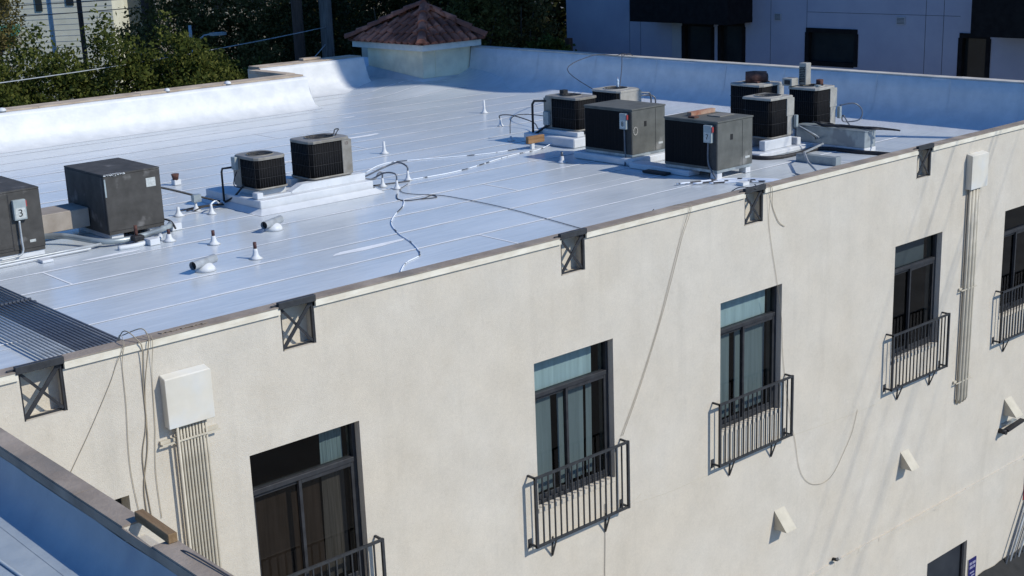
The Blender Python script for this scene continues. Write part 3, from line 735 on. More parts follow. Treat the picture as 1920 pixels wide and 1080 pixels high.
mb.box(7.88, 6.95, z0, 8.54, 7.05, z0+.028)
solo(mb, 'timber_sleeper', 'white', 'white coated sleeper along the front of left platform, dropping at its left end', 'sleeper', 'platform sleepers')
mb = MB().box(8.9, 7.5, z0, 10.05, 7.64, z0+.125); solo(mb, 'timber_sleeper', 'white', 'white coated sleeper hidden under the rear of the condenser marked 13', 'sleeper', 'platform sleepers')
mb = MB().box(7.86, 6.92, z0+.001, 7.98, 7.08, z0+.105); solo(mb, 'support_block', 'white', 'white coated block at left front corner of the left platform', 'support block', bevel=.01)
mb = MB().box(8.05, 7.2, z0, 8.6, 7.8, z0+.10); solo(mb, 'support_block', 'white', 'white coated pad directly under the small condenser with grey side box', 'support block')
# right platforms
mb = MB().box(15.55, 7.2, RZ+.004, 16.95, 8.75, RZ+.20); solo(mb, 'equipment_platform', 'white', 'white coated platform under the condenser near the timber block', 'platform', bevel=.02)
mb = MB().box(15.75, 7.3, RZ+.202, 15.95, 8.5, RZ+.298).box(16.3, 7.3, RZ+.202, 16.5, 8.5, RZ+.298); solo(mb, 'timber_sleeper', 'white', 'short white sleepers under the condenser near the timber block', 'sleeper', 'platform sleepers', bevel=.01)
mb = MB().box(16.8, 3.40, RZ+.004, 18.42, 4.75, RZ+.10); mb.box(18.43, 3.4, RZ+.004, 20.0, 6.3, RZ+.098); mb.box(16.8, 4.76, RZ+.004, 18.42, 6.3, RZ+.098)
solo(mb, 'equipment_platform', 'white', 'wide low white platform under the three condensers at right', 'platform', bevel=.02)
for a, b, c, d, z1, lb in ((17.10, 3.52, 17.95, 3.66, .295, 'stepped white sleeper at the front of the condenser behind cabinet 7'), (17.2, 4.05, 18.0, 4.2, .295, 'white sleeper at the rear of the condenser behind cabinet 7'), (18.1, 3.50, 18.22, 3.72, .24, 'small white block between the two right front condensers'), (18.70, 3.50, 19.5, 3.64, .275, 'white sleeper at the front of the rightmost condenser'), (18.75, 4.05, 19.5, 4.2, .275, 'white sleeper at the rear of the rightmost condenser'), (18.9, 5.2, 19.8, 5.8, .245, 'white pad under the tall condenser with rusty motor'), (17.45, 7.8, 18.05, 8.5, .245, 'white pad under the low tan condenser')):
    solo(MB().box(a, b, RZ+.102, c, d, RZ+z1), 'timber_sleeper', 'white', lb, 'sleeper', 'platform sleepers', bevel=.01)
# duct box
Dk = thing('sheet_metal_box', 'long galvanised metal box with cables draped over its top', 'metal box', (18.47, 2.2, RZ))
MB().box(0, 0, .10, .37, 1.6, .42).build('box_body', M['galv'], Dk, .006)
MB().box(-.02, -.02, .421, .39, 1.62, .436).build('lid', M['galv'], Dk)
MB().box(-.01, -.01, 0.004, .38, 1.61, .099).build('flashing', M['white'], Dk, .01)
# loose things on lids
mb = MB().box(14.78, 3.72, .0, 14.9, 4.02, .01); 
zt7 = RZ+.12+.922
solo(MB().box(14.95, 3.52, zt7+.003, 15.62, 3.62, zt7+.075), 'timber_offcut', 'brick', 'reddish board standing on edge on the lid of cabinet numbered 7', 'timber')
solo(MB().box(14.78, 3.30, zt7+.003, 14.9, 3.45, zt7+.03), 'metal_scrap', 'rust', 'small dark scrap on left side of the lid of cabinet numbered 7', 'scrap')
solo(MB().box(15.15, 3.02, zt7+.003, 15.55, 3.32, zt7+.018), 'flat_board', 'tan', 'thin flat board lying on the lid of cabinet numbered 7', 'board')
zt = RZ+.25+.83
mb = MB().tube([(19.12, 5.62, zt+.11), (19.22, 5.5, zt+.11), (19.42, 5.3, zt+.11)], [.13, .145, .13], 14); mb.box(19.12, 5.3, zt+.016, 19.42, 5.62, zt+.05)
mo = thing('blower_motor', 'rusty cylindrical blower motor lying on the tall condenser', 'motor', (19.28, 5.45, zt+.016)); o = mb.build('motor_body', M['rust'], mo); o.location = -Vector(mo.location)
o = MB().lathe([(.085, 0), (.085, .01), (.04, .02)], (0, 0, 0), 16).build('end_cap', M['tan2'], mo); o.rotation_euler = (R(90), 0, R(45)); o.location = (.16, -.16, .095)
zt = RZ+.28+.85
mb = MB().box(19.00, 3.98, zt+.018, 19.17, 4.16, zt+.46); ms = thing('upright_metal_box', 'narrow upright beige box standing on the rightmost condenser', 'metal box', (19.08, 4.07, zt+.018))
o = mb.build('box_body', M['tan2'], ms, .01); o.location = -Vector(ms.location)
mb = MB()
for k in range(9): mb.box(-.088, -.07, .06+k*.035, -.0855, .07, .08+k*.035)
for k in range(2): mb.tube([(-.09, .065*math.cos(t)*.9, .15+.14*k+.055*math.sin(t)) for t in [2*math.pi*j/12 for j in range(13)]], .004, 4)
mb.build('louvre', M['steel'], ms)
mb = MB().box(18.72, 4.12, zt+.018, 18.95, 4.36, zt+.17); jb = thing('junction_box', 'small open beige junction box on the rightmost condenser', 'junction box', (18.83, 4.24, zt+.018))
o = mb.build('box_body', M['tan2'], jb, .006); o.location = -Vector(jb.location)
MB().box(-.118, -.08, .03, -.1155, .06, .12).build('opening', M['black'], jb)
solo(MB().rbox(19.13, 3.72, 19.25, 3.84, zt+.016, zt+.13, .03), 'metal_can', 'rust', 'small rusty can standing on the rightmost condenser', 'can')
solo(MB().box(18.98, 3.66, zt+.016, 19.08, 3.76, zt+.04), 'metal_scrap', 'galv', 'small pale scrap beside the rusty can on the rightmost condenser', 'scrap')
zt = RZ+.30+.692
solo(MB().box(16.1, 8.05, zt+.016, 16.23, 8.17, zt+.10).box(16.02, 8.0, zt+.004, 16.12, 8.1, zt+.03), 'metal_block', 'black', 'small black block on the lid of the condenser by the timber block', 'block')
zt = RZ+.25+.70
bt = thing('plastic_bottle', 'clear plastic water bottle standing on the low tan condenser', 'bottle', (17.85, 8.15, zt+.018))
MB().lathe([(.028, 0), (.032, .01), (.032, .09), (.028, .10), (.032, .12), (.03, .15), (.012, .18), (.012, .19)], (0, 0, 0), 12).build('bottle_body', mat('bottle_plastic', (.45, .55, .65), None, rough=.15, spec=.6), bt)
MB().lathe([(.014, .191), (.014, .21)], (0, 0, 0), 10).build('cap', M['paintwhite'], bt)
zt = RZ+.36+.674
solo(MB().tube(smooth_path([(9.6, 7.35, zt+.012), (9.72, 7.3, zt+.03), (9.8, 7.36, zt+.09), (9.84, 7.3, zt+.10), (9.78, 7.28, zt+.05), (9.7, 7.2, zt+.02)]), .010, 6), 'cable_scrap', 'black', 'curled dark cable end on the lid of condenser marked 13', 'cable')

# plumbing vents ------------------------------------------------------
def vent_pipe(x, y, h, top, rp=.022, rb=.085, label='', grp='roof vent pipes'):
    t = thing('vent_pipe', label, 'vent pipe', (x, y, RZ), grp)
    hs = h if not top else h*.62
    MB().lathe([(rb*1.25, .004), (rb*.8, .025), (rb*.52, .06), (rp*1.5, .11 if h > .16 else h*.6), (rp*1.25, hs)], (0, 0, 0), 12).build('flashing', M['white'], t)
    if top: MB().lathe([(rp*1.05, hs-.01), (rp*1.05, h-.0), (rp*.8, h), (rp*.8, h-.02)], (0, 0, 0), 12).build('pipe_top', M['abs' if top == 1 else 'conduit_dark'], t)
    return t
for x, y, h, tp_, lb in ((18.02, 12.91, .32, 0, 'tall plain white vent pipe standing alone far back near the shadow line'), (12.81, 10.05, .257, 0, 'plain white vent pipe standing alone right of the condenser marked 13'),
        (14.29, 6.25, .21, 2, 'vent pipe with dark grey top in front of cabinet numbered 8'), (6.17, 5.45, .216, 1, 'brown topped vent pipe, middle of the front row of three'),
        (6.10, 4.13, .246, 1, 'brown topped vent pipe nearest to the front wall'), (6.85, 7.81, .156, 0, 'short white vent stub left of the left platform'),
        (5.82, 6.20, .186, 1, 'brown topped vent pipe touching the silver duct end by the dark cabinet')):
    vent_pipe(x, y, h, tp_, .024 if tp_ else .02, label=lb)
for x, y, h, lb in ((7.27, 7.97, .15, 'grey capped white conduit stub left of the left platform, the farther one'), (7.30, 7.50, .17, 'white conduit stub left of the left platform, the nearer one'), (16.79, 10.9, .19, 'white pitch pocket stub with a bent dark cable rising from it'),
        (10.59, 7.11, .16, 'white line stub right of the left platform, farther of a close pair'), (10.62, 6.72, .16, 'white line stub right of the left platform, nearer of a close pair'), (11.27, 7.24, .18, 'white line stub farthest right of the left platform with a dark pipe bent into it'),
        (15.72, 8.75, .16, 'white stub rising in front of the timber block'), (15.50, 9.1, .10, 'low white stub left of the timber block')):
    vent_pipe(x, y, h, 0, .016, .07, lb, 'conduit stubs')
mb = MB().box(7.22, 7.92, RZ+.15, 7.36, 8.02, RZ+.28); solo(mb, 'junction_box', 'galv', 'small grey junction box on a white stub left of the left platform', 'junction box')
# square capped block in the back-left of the roof
t = thing('roof_vent', 'stubby square vent with rusty brown cap behind the dark cabinet', 'roof vent', (8.23, 10.45, RZ))
MB().box(-.07, -.07, .004, .07, .07, .11).build('base', M['white'], t, .01); MB().tube([(-.02, -.02, .10), (-.02, -.02, .22)], [.05, .075], 10).build('cap', M['rust'], t)
# mushroom vents: white dome with slanting half pipe
def scoop(x, y, ang, label):
    t = thing('roof_scoop_vent', label, 'roof vent', (x, y, RZ), 'tilted pipe vents'); t.rotation_euler = (0, 0, ang)
    MB().lathe([(.15, .004), (.135, .05), (.10, .095), (.05, .12), (.01, .125)], (0, 0, 0), 16).build('dome', M['white'], t)
    d = Vector((math.cos(0), 0, 0)); rings = []
    for px, rr in ((-.26, .062), (.22, .062)):
        rings.append([(px, rr*math.cos(a), .13+rr*math.sin(a)) for a in [2*math.pi*j/12 for j in range(12)]])
    MB().loft(rings, cap=False).build('pipe', M['conduit_light'], t)
    MB().loft([[(px, .060*math.cos(a), .13+.060*math.sin(a)) for a in [2*math.pi*j/12 for j in range(12)]] for px in (-.20, -.195)]).build('opening', M['black'], t)
    return t
scoop(5.25, 4.08, R(22), 'white domed vent with tilted open pipe, left one of the pair')
scoop(7.31, 5.58, R(25), 'white domed vent with tilted open pipe, right one of the pair near the platform')

# insulated pipes around cabinet A
def pipe(name, pts, rad, m, label, cat='pipe', group=None, sm=True, seg=8):
    return solo(MB().tube(smooth_path(pts) if sm else pts, rad, seg), name, m, label, cat, group)
pipe('insulated_pipe', [(4.25, 7.6, RZ+.14), (4.6, 7.3, RZ+.14), (4.86, 6.75, RZ+.10), (5.1, 6.55, RZ+.08), (5.5, 6.55, RZ+.08), (6.05, 6.72, RZ+.10), (6.2, 6.85, RZ+.12)], .045, 'galv', 'fat silver wrapped pipe curving round the front of the dark stickered cabinet')
pipe('insulated_pipe', [(5.0, 6.25, RZ+.03), (5.3, 6.22, RZ+.03), (5.7, 6.35, RZ+.03), (5.85, 6.55, RZ+.03)], .04, 'white', 'white coated pipe lying on roof below the silver wrapped one')
pipe('conduit', [(1.5, 6.3, RZ+.05), (3.2, 6.62, RZ+.05), (4.2, 6.65, RZ+.05), (4.9, 6.62, RZ+.06)], .024, 'conduit_light', 'pale conduit running along the roof past the cabinet numbered 3', 'conduit', sm=False)
pipe('conduit', [(1.5, 6.2, RZ+.04), (3.2, 6.52, RZ+.04), (4.2, 6.55, RZ+.04), (4.7, 6.55, RZ+.04)], .014, 'white', 'thin white conduit beside the pale conduit in front of cabinet 3', 'conduit', sm=False)
solo(MB().box(3.85, 6.33, RZ+.004, 4.02, 6.52, RZ+.045), 'support_block', 'white', 'white block under the pale conduit before cabinet numbered 3', 'support block', bevel=.008); solo(MB().box(5.45, 6.10, RZ+.004, 5.62, 6.30, RZ+.10), 'support_block', 'white', 'white block under the clamp of the silver pipe', 'support block', bevel=.008)
solo(MB().tube([(5.42, 6.48, RZ+.06), (5.42, 6.48, RZ+.28)], .026, 10), 'valve_stem', 'rust', 'short dark peeling pipe stub rising before the stickered cabinet', 'valve')
solo(MB().box(5.33, 6.36, RZ+.05, 5.5, 6.5, RZ+.13), 'pipe_clamp', 'black', 'black clamp over the silver pipe at the stickered cabinet', 'clamp', bevel=.01)
solo(MB().box(6.18, 6.78, RZ+.004, 6.36, 6.95, RZ+.12), 'support_block', 'white', 'white block at right foot of the dark stickered cabinet', 'support block', bevel=.01)
pipe('conduit', [(6.1, 7.05, RZ+.2), (6.2, 6.85, RZ+.16), (6.2, 6.7, RZ+.06)], .016, 'black', 'short black pipe bent at right foot of the stickered cabinet', 'conduit')
# line set between A and C1
pipe('refrigerant_line', [(6.16, 8.1, RZ+.62), (6.7, 8.05, RZ+.48), (7.3, 8.0, RZ+.25), (7.7, 7.9, RZ+.10)], .018, 'black', 'black insulated line sloping from stickered cabinet to the left platform', 'pipe')
pipe('refrigerant_line', [(7.78, 7.9, RZ+.06), (7.78, 7.9, RZ+.6), (7.79, 7.88, RZ+.66), (7.97, 7.80, RZ+.67)], .019, 'black', 'black riser pipe at the left of the small condenser', 'pipe', sm=False)
pipe('cable', [(7.96, 7.7, RZ+.6), (7.84, 7.6, RZ+.5), (7.84, 7.6, RZ+.38), (7.96, 7.5, RZ+.34)], .008, 'black', 'thin black cable looping beside the small condenser', 'cable')
pipe('cable', [(7.78, 7.9, RZ+.07), (7.6, 7.75, RZ+.1), (7.45, 7.6, RZ+.19), (7.30, 7.5, RZ+.17)], .014, 'cableW', 'white splashed cable running into a roof stub left of platform', 'cable')
pipe('cable', [(7.78, 7.9, RZ+.07), (7.85, 7.65, RZ+.2), (7.97, 7.5, RZ+.40)], .017, 'black', 'black insulated pipe climbing to the base of the small condenser', 'pipe')
for k in range(3): pipe('cable', [(7.0+.1*k, 8.1-.1*k, RZ+.02), (7.4, 8.02-.05*k, RZ+.05), (7.75, 7.95-.04*k, RZ+.04)], .012, 'black', ['lowest', 'middle', 'upper'][k]+' of three short black cables on the roof left of the left platform', 'cable')
# lines right of C2
pipe('refrigerant_line', [(9.95, 7.15, RZ+.30), (10.3, 7.3, RZ+.2), (10.9, 7.55, RZ+.24), (11.2, 7.45, RZ+.32), (11.27, 7.26, RZ+.26), (11.27, 7.24, RZ+.16)], .016, 'conduit_dark', 'dark pipe arching from condenser 13 into the farthest right stub', 'pipe')
pipe('refrigerant_line', [(9.95, 7.1, RZ+.28), (10.35, 7.05, RZ+.18), (10.5, 7.10, RZ+.26), (10.59, 7.11, RZ+.25), (10.59, 7.11, RZ+.14)], .015, 'conduit_dark', 'dark pipe bending from condenser 13 into the nearer stub pair', 'pipe')
pipe('refrigerant_line', [(9.95, 7.2, RZ+.27), (10.3, 7.15, RZ+.16), (10.52, 6.95, RZ+.28), (10.62, 6.75, RZ+.27), (10.62, 6.72, RZ+.14)], .015, 'conduit_dark', 'second dark pipe hooked over the close stub pair', 'pipe')
pipe('cable', [(9.95, 7.25, RZ+.1), (10.2, 7.35, RZ+.02), (10.8, 7.2, RZ+.015), (11.2, 7.1, RZ+.015)], .012, 'wire_dark', 'dark cable on the roof beneath the arching pipes by condenser 13', 'cable')
# cables across the roof
G = RZ+.012
pipe('cable', [(11.0, 6.9, G), (10.6, 6.6, G), (10.45, 6.3, G), (10.5, 6.0, G), (10.72, 5.53, G), (10.75, 4.6, G), (10.70, 3.71, G), (10.55, 2.6, G), (10.42, 1.73, G), (10.38, 1.2, G), (10.36, .6, -.2), (10.3, .2, .10)], .006, 'wire_dark', 'thin dark cable running straight from the left platform to the roof edge', 'cable')
pipe('cable', [(10.1, 5.85, G), (9.75, 5.4, G), (9.18, 4.89, G), (8.75, 4.4, G), (8.4, 3.74, G), (8.2, 3.2, G), (7.98, 2.75, G), (7.75, 2.4, G), (7.35, 2.2, G), (6.96, 1.82, G)], .008, 'cableW', 'white spattered cable snaking down the roof towards the front edge', 'cable')
pipe('cable', [(10.3, 6.3, G), (10.05, 5.95, G), (10.05, 5.7, G), (10.35, 5.62, G), (10.62, 5.72, G), (10.55, 5.5, G), (10.3, 5.6, G)], .009, 'wire_dark', 'loose dark loop of cable on the open roof right of the platform', 'cable')
pipe('cable', [(10.3, 7.7, G), (11.33, 8.59, G), (12.0, 9.0, G), (12.5, 8.95, G), (13.39, 8.5, G), (14.26, 8.17, G), (15.32, 8.15, G)], .008, 'cableW', 'upper white spattered cable crossing the roof to the right equipment', 'cable')
pipe('cable', [(11.3, 7.2, G), (12.01, 7.14, G), (12.6, 7.2, G), (13.12, 7.34, G), (13.8, 7.55, G), (14.42, 7.68, G), (15.0, 7.7, G), (15.6, 7.9, RZ+.06), (16.0, 8.0, RZ+.2)], .009, 'cableW', 'lower thicker white spattered cable crossing the roof to the right equipment', 'cable')
# cluster at D1
pipe('cable', [(16.79, 10.9, RZ+.16), (16.74, 10.85, RZ+.26), (16.9, 10.6, RZ+.26), (16.9, 9.9, RZ+.16), (16.4, 9.2, RZ+.14), (15.95, 8.55, RZ+.25)], .013, 'wire_dark', 'dark cable sagging from the pitch pocket to the condenser near timber', 'cable')
pipe('refrigerant_line', [(15.70, 8.60, RZ+.10), (15.72, 8.62, RZ+.80), (15.74, 8.58, RZ+.87), (15.86, 8.3, RZ+.88)], .026, 'black', 'thick black riser pipe left of the condenser near the timber block', 'pipe', sm=False)
pipe('cable', [(15.85, 8.28, RZ+.55), (15.75, 8.9, RZ+.56), (15.72, 9.3, RZ+.45), (15.75, 9.4, RZ+.1)], .009, 'wire_dark', 'thin grey cable arched left of the condenser near the timber block', 'cable')
pipe('refrigerant_line', [(15.6, 8.55, RZ+.12), (15.75, 8.35, RZ+.3), (15.85, 8.2, RZ+.40)], .024, 'black', 'black insulated pipe slanting to the condenser near the timber block', 'pipe')
tb = thing('timber_block', 'weathered brown timber block on a white stub left of right equipment', 'timber', (15.1, 7.98, RZ))
MB().box(-.20, -.10, .12, .26, -.02, .27).build('block', M['wood'], tb, .006); MB().box(-.1, -.09, .004, -.02, -.03, .119).build('foot', M['white'], tb)
solo(MB().lathe([(.07, RZ+.004), (.05, RZ+.05), (.03, RZ+.14)], (15.75, 8.55, 0), 10), 'pitch_pocket', 'white', 'white cone just below the timber block', 'pitch pocket')
pipe('cable', [(19.0-.9, 8.3, RZ+.72), (18.35, 8.2, RZ+.78), (18.65, 8.1, RZ+.76), (18.8, 8.05, RZ+.70), (18.82, 8.05, RZ+.3)], .02, 'conduit_dark', 'grey pipe bending down behind the low tan condenser', 'pipe')
pipe('cable', [(18.14, 8.1, RZ+.68), (18.4, 8.3, RZ+.64), (18.9, 8.35, RZ+.66), (19.1, 8.2, RZ+.6), (19.12, 8.2, RZ+.3)], .018, 'conduit_dark', 'second grey pipe bending down behind the low tan condenser', 'pipe')
pipe('cable', [(17.4, 8.35, RZ+.9), (18.3, 10.2, RZ+1.2), (20.6, 11.6, RZ+1.25), (22.1, 12.3, .62), (22.36, 12.2, .64), (22.7, 12.0, .3)], .010, 'wire_dark', 'dark cable arching from low tan condenser over the back parapet', 'cable')
pipe('cable', [(17.75, 8.0, RZ+.95), (19.5, 9.6, RZ+1.12), (21.4, 11.4, RZ+1.2), (22.1, 12.05, .62), (22.36, 12.0, .64), (22.7, 11.8, .3)], .010, 'wire_dark', 'second dark cable hanging from the back parapet to the low condenser', 'cable')
# black strip on roof, conduits by 7
solo(MB().box(14.42, 3.70, RZ+.008, 14.60, 4.26, RZ+.05), 'rubber_strip', 'black', 'short black rubber strip on the roof before cabinet numbered 7', 'rubber strip', bevel=.01)
pipe('rubber_hose', [(16.6, 5.6, RZ+.03), (16.72, 4.6, RZ+.03), (16.78, 3.5, RZ+.03), (17.0, 3.18, RZ+.03), (17.5, 3.12, RZ+.03), (18.2, 3.15, RZ+.03), (18.4, 2.95, RZ+.03), (18.42, 2.3, RZ+.03), (18.50, 1.95, RZ+.03), (18.6, 1.3, RZ+.03)], .045, 'black', 'thick black hose lying round the low white platform at right', 'hose')
pipe('conduit', [(17.9, 2.75, RZ+.22), (16.9, 2.45, RZ+.22), (16.2, 1.85, RZ+.2), (15.6, 1.1, RZ+.1), (15.4, .95, RZ+.03)], .022, 'conduit_light', 'pale conduit raised over the roof on a grey block at right', 'conduit', sm=False)
pipe('conduit', [(15.9, 1.9, RZ+.03), (15.5, 1.15, RZ+.03), (15.1, .8, RZ+.03)], .02, 'conduit_light', 'pale conduit slanting toward the roof edge below cabinet numbered 7', 'conduit', sm=False)
solo(MB().box(17.05, 1.95, RZ+.004, 17.20, 2.75, RZ+.15).box(17.05, 1.85, RZ+.004, 17.22, 1.949, RZ+.16), 'support_block', 'galv', 'grey block under the raised conduit near the right roof edge', 'support block', bevel=.005)
for k, (a, b, lb) in enumerate(((2.5, 2.05, 'farther dark conduit at the foot of cabinet numbered 7'), (2.3, 1.85, 'middle dark conduit at the foot of cabinet numbered 7'), (2.1, 1.7, 'nearer dark conduit at the foot of cabinet numbered 7'))):
    pipe('conduit', [(13.9+.2*k, a+.45, RZ+.03), (14.75, a, RZ+.04), (15.15, b-.2, RZ+.05), (15.3, b-.6, RZ+.03)], .016, 'cableW', lb, 'conduit')
solo(MB().box(14.55, 2.0, RZ+.004, 14.72, 2.15, RZ+.06), 'support_block', 'white', 'tiny white block among dark conduits below cabinet numbered 7', 'support block')
for k in range(2): pipe('cable', [(18.05, 3.45, RZ+.5), (18.25, 3.2-.08*k, RZ+.28), (18.6, 3.4, RZ+.16), (19.2, 3.45, RZ+.13+.03*k), (19.5, 3.5, RZ+.2)], .011, 'conduit_light' if k else 'wire_dark', ('pale' if k else 'dark')+' loose cable sagging between the right front condensers', 'cable')
pipe('cable', [(19.5, 3.5, RZ+.72), (19.72, 3.3, RZ+.75), (19.85, 3.2, RZ+.6), (19.75, 3.2, RZ+.42), (19.5, 3.4, RZ+.4), (19.35, 3.3, RZ+.55), (19.5, 3.2, RZ+.3), (19.8, 3.0, RZ+.12)], .013, 'conduit_dark', 'dark cable coiling beside the rightmost condenser', 'cable')
for k in range(4):
    pts = [(18.60, 3.5-.05*k, RZ+.5)]+[(18.5+rnd.uniform(0, .28), 3.2-.3*j, RZ+.45+rnd.uniform(0, .03)) for j in range(3)]+[(18.62+.06*k, 2.15, RZ+.47), (18.9, 2.0-.1*k, RZ+.44)]
    pipe('cable', pts, .016, 'black', ['first', 'second', 'third', 'fourth'][k]+' of the black cables heaped on the galvanised box', 'cable', 'cables heaped on the galvanised box')
# conduit rack at the left
for k in range(18):
    x = 1.90+k*.0525; lt = k < 7
    o = solo(MB().tube([(x, .12, .115), (x, .30, .10), (x, .9, RZ+.12), (x, 1.4, RZ+.07), (x, 9.5, RZ+.07)] if False else [(x, .62, RZ+.07), (x, 6.05, RZ+.07)], .0145, 8), 'conduit', 'conduit_light' if lt else 'conduit_dark',
             (['first', 'second', 'third', 'fourth', 'fifth', 'sixth', 'seventh', 'eighth', 'ninth', 'tenth', 'eleventh'][k if lt else k-7]+(' pale galvanised conduit' if lt else ' dark grey conduit')+' from the left in the roof rack'), 'conduit', 'pale rack conduits' if lt else 'dark rack conduits')
for y, lb in ((4.25, 'steel strut with clamps across the roof conduit rack'), (5.7, 'second steel strut across the rack conduits, farther off')):
    t = thing('strut_channel', lb, 'strut', (1.88, y, RZ)); MB().box(-.02, -.03, .01, .99, .03, .05).build('channel', M['conduit_dark'], t)
    mb = MB()
    for k in range(18): mb.box(k*.0525+.003, -.018, .078, k*.0525+.037, .018, .100)
    mb.build('clamp', M['conduit_dark'], t)
# ================================================================ FACADE THINGS
def elec_box(x0, x1, z0, z1, label, dp=.115):
    t = thing('electrical_box', label, 'electrical box', (x0, 0, z0)); w_, h_ = x1-x0, z1-z0
    MB().loft([[(0, -.002, 0), (w_, -.002, 0), (w_, -.002, h_), (0, -.002, h_)], [(0, -dp, 0), (w_, -dp, 0), (w_, -dp, h_-.03), (0, -dp, h_-.03)]], smooth=False).build('enclosure', M['wtrim2'], t, .006)
    MB().box(-.006, -dp-.013, .0, w_+.006, -dp-.001, h_-.033).build('cover', M['wtrim2'], t, .004)
    return t
M['tan3'] = mat('beige_vent_hood', (.44, .405, .325), (.53, .49, .40), 4, .8, bump=.1)
M['wtrim2'] = mat('off_white_enclosure', (.56, .53, .455), (.64, .61, .54), 2.0, .6, blotch=((.55, .58, .60), 1.2, .5, .7, (1, 1, 1)))
E1 = elec_box(2.41, 2.94, -.905, -.325, 'off white square enclosure on the wall near the conduit rack')
E2 = elec_box(18.40, 18.95, -.87, -.22, 'off white square enclosure high on the wall at far right')
for k in range(10):
    x = 2.525+k*.0375; zb = -6.5
    solo(MB().tube([(x, -.055, -.885), (x, -.055, -1.3), (x+.0004*k, -.055, zb)], .0135, 8), 'conduit', 'conduit_cream', ['first', 'second', 'third', 'fourth', 'fifth', 'sixth', 'seventh', 'eighth', 'ninth', 'tenth'][k]+' cream conduit from the left below the left wall enclosure', 'conduit', 'conduits below the left enclosure')
solo(MB().tube([(2.50, -.11, -.885), (2.505, -.11, -6.5)], .016, 8), 'conduit', 'conduit_cream', 'outermost left cream conduit below the left enclosure, set forward', 'conduit')
for (a, b, z, lb, xw) in ((2.33, 3.02, -1.07, 'slotted strut bracket under the left wall enclosure', 1), (18.34, 18.88, -2.75, 'strut bracket high on the far right conduits', 2), (18.32, 18.9, -4.56, 'strut bracket low on the far right conduits', 3)):
    t = thing('strut_bracket', lb, 'bracket', (a, 0, z), 'wall strut brackets')
    MB().box(0, -.035, -.012, b-a, -.002, .028).build('channel', M['conduit_cream'], t); MB().box(0, -.082, -.018, b-a, -.072, .002).build('strap', M['conduit_cream'], t)
    MB().box(0, -.07, -.012, .02, -.036, .0).build('end', M['conduit_cream'], t)
for k, (x, rr) in enumerate(((18.49, .026), (18.575, .044), (18.685, .044), (18.78, .028))):
    solo(MB().tube([(x, -.06, -.87), (x-.01, -.06, -2.2), (x-.04, -.055, -4.9-.03*(k % 2)), (x-.02, -.01, -5.0)], rr, 10), 'conduit', 'conduit_cream', ['thin left', 'thick smooth', 'thick cream', 'thin right'][k]+' conduit below the far right enclosure', 'conduit')
# triangular vent hoods
for x0, z0, w_, d_, hh, lb in ((12.93, -5.38, .27, .26, .32, 'beige wedge vent hood, lowest and nearest of the three'), (16.64, -5.46, .25, .25, .30, 'beige wedge vent hood, middle one of the three'), (20.33, -5.43, .27, .28, .33, 'beige wedge vent hood above the wall lamp, farthest right')):
    t = thing('vent_hood', lb, 'vent hood', (x0, 0, z0-hh), 'wedge vent hoods'); th = .006
    mb = MB(); mb.q((0, -.001, hh), (w_, -.001, hh), (w_, -d_, 0), (0, -d_, 0)); mb.q((0, -.001, 0), (0, -.001, hh), (0, -d_, 0)); mb.q((w_, -.001, 0), (w_, -d_, 0), (w_, -.001, hh)); mb.q((0, -.001, .001), (0, -d_, .001), (w_, -d_, .001), (w_, -.001, .001))
    mb.build('hood', M['tan3'], t)
t = thing('wall_lamp', 'black wall floodlight with round joint below the farthest vent hood', 'lamp', (20.2, 0, -5.98))
MB().tube([(0, -.001, -.08), (0, -.16, -.08)], .05, 12).build('joint', M['black'], t)
MB().bar((.03, -.14, -.05), (.62, -.16, .02), .10, .05).build('lamp_head', M['black'], t); MB().box(.08, -.10, .03, .50, -.02, .05).build('lamp_shade', M['galv'], t)
# tiny camera / tap on the string course
t = thing('security_camera', 'tiny white camera on a dark bracket just above the wall ledge', 'camera', (14.62, 0, -6.86))
MB().tube([(0, -.001, 0), (0, -.10, .02)], .03, 8).build('bracket', M['black'], t); MB().tube([(-.05, -.13, .06), (.06, -.10, .03)], .028, 8).build('camera_body', M['tan2'], t)
# signs
t = thing('wall_sign', 'small dark blue sign with white lines beside the dark doorway', 'sign', (19.42, 0, -8.6))
MB().box(-.14, -.02, -.75, .15, -.002, .02).build('sign_panel', M['blue_sign'], t); MB().box(-.155, -.012, -.76, -.141, -.002, .03).build('sign_edge', M['tan2'], t)
mb = MB()
for z, hh, segs in ((-.05, .055, ((-.11, -.02), (.0, .12))), (-.14, .055, ((-.10, .02), (.04, .11))), (-.27, .03, ((-.08, .08),)), (-.34, .03, ((-.02, .10),)), (-.41, .035, ((-.12, .0), (.03, .1))), (-.5, .035, ((-.1, .1),)), (-.6, .03, ((-.1, .05),))):
    for a, b in segs: mb.box(a, -.0225, z-hh, b, -.0203, z)
mb.build('lettering', M['paintwhite'], t)
t = thing('wall_sign', 'red sign at the right edge above slanting lines', 'sign', (21.5, 0, -7.7), None)
MB().box(-.12, -.02, -.25, .3, -.002, .1).build('sign_panel', M['redsign'], t); MB().box(-.12, -.02, .101, .3, -.002, .3).build('sign_panel', M['sticker'], t)
for k in range(5):  # slanting grey lines across the wall, drawn as thin tubes
    x = 20.62+k*.17-(.02 if k < 2 else 0); solo(MB().tube([(x-.55, -.10, -10.2), (x+1.0, -.10, -7.35)], .022 if k in (0, 1, 3) else .014, 8), 'slanting_line', 'conduit_light' if k % 2 else 'conduit_dark', ['leftmost', 'second', 'middle', 'fourth', 'rightmost'][k]+' grey line slanting down the wall to the black awning', 'pipe', 'slanting lines at the awning')
t = thing('awning', 'black fabric awning low at the right end of the wall', 'awning', (19.7, 0, -9.05))
mb = MB()
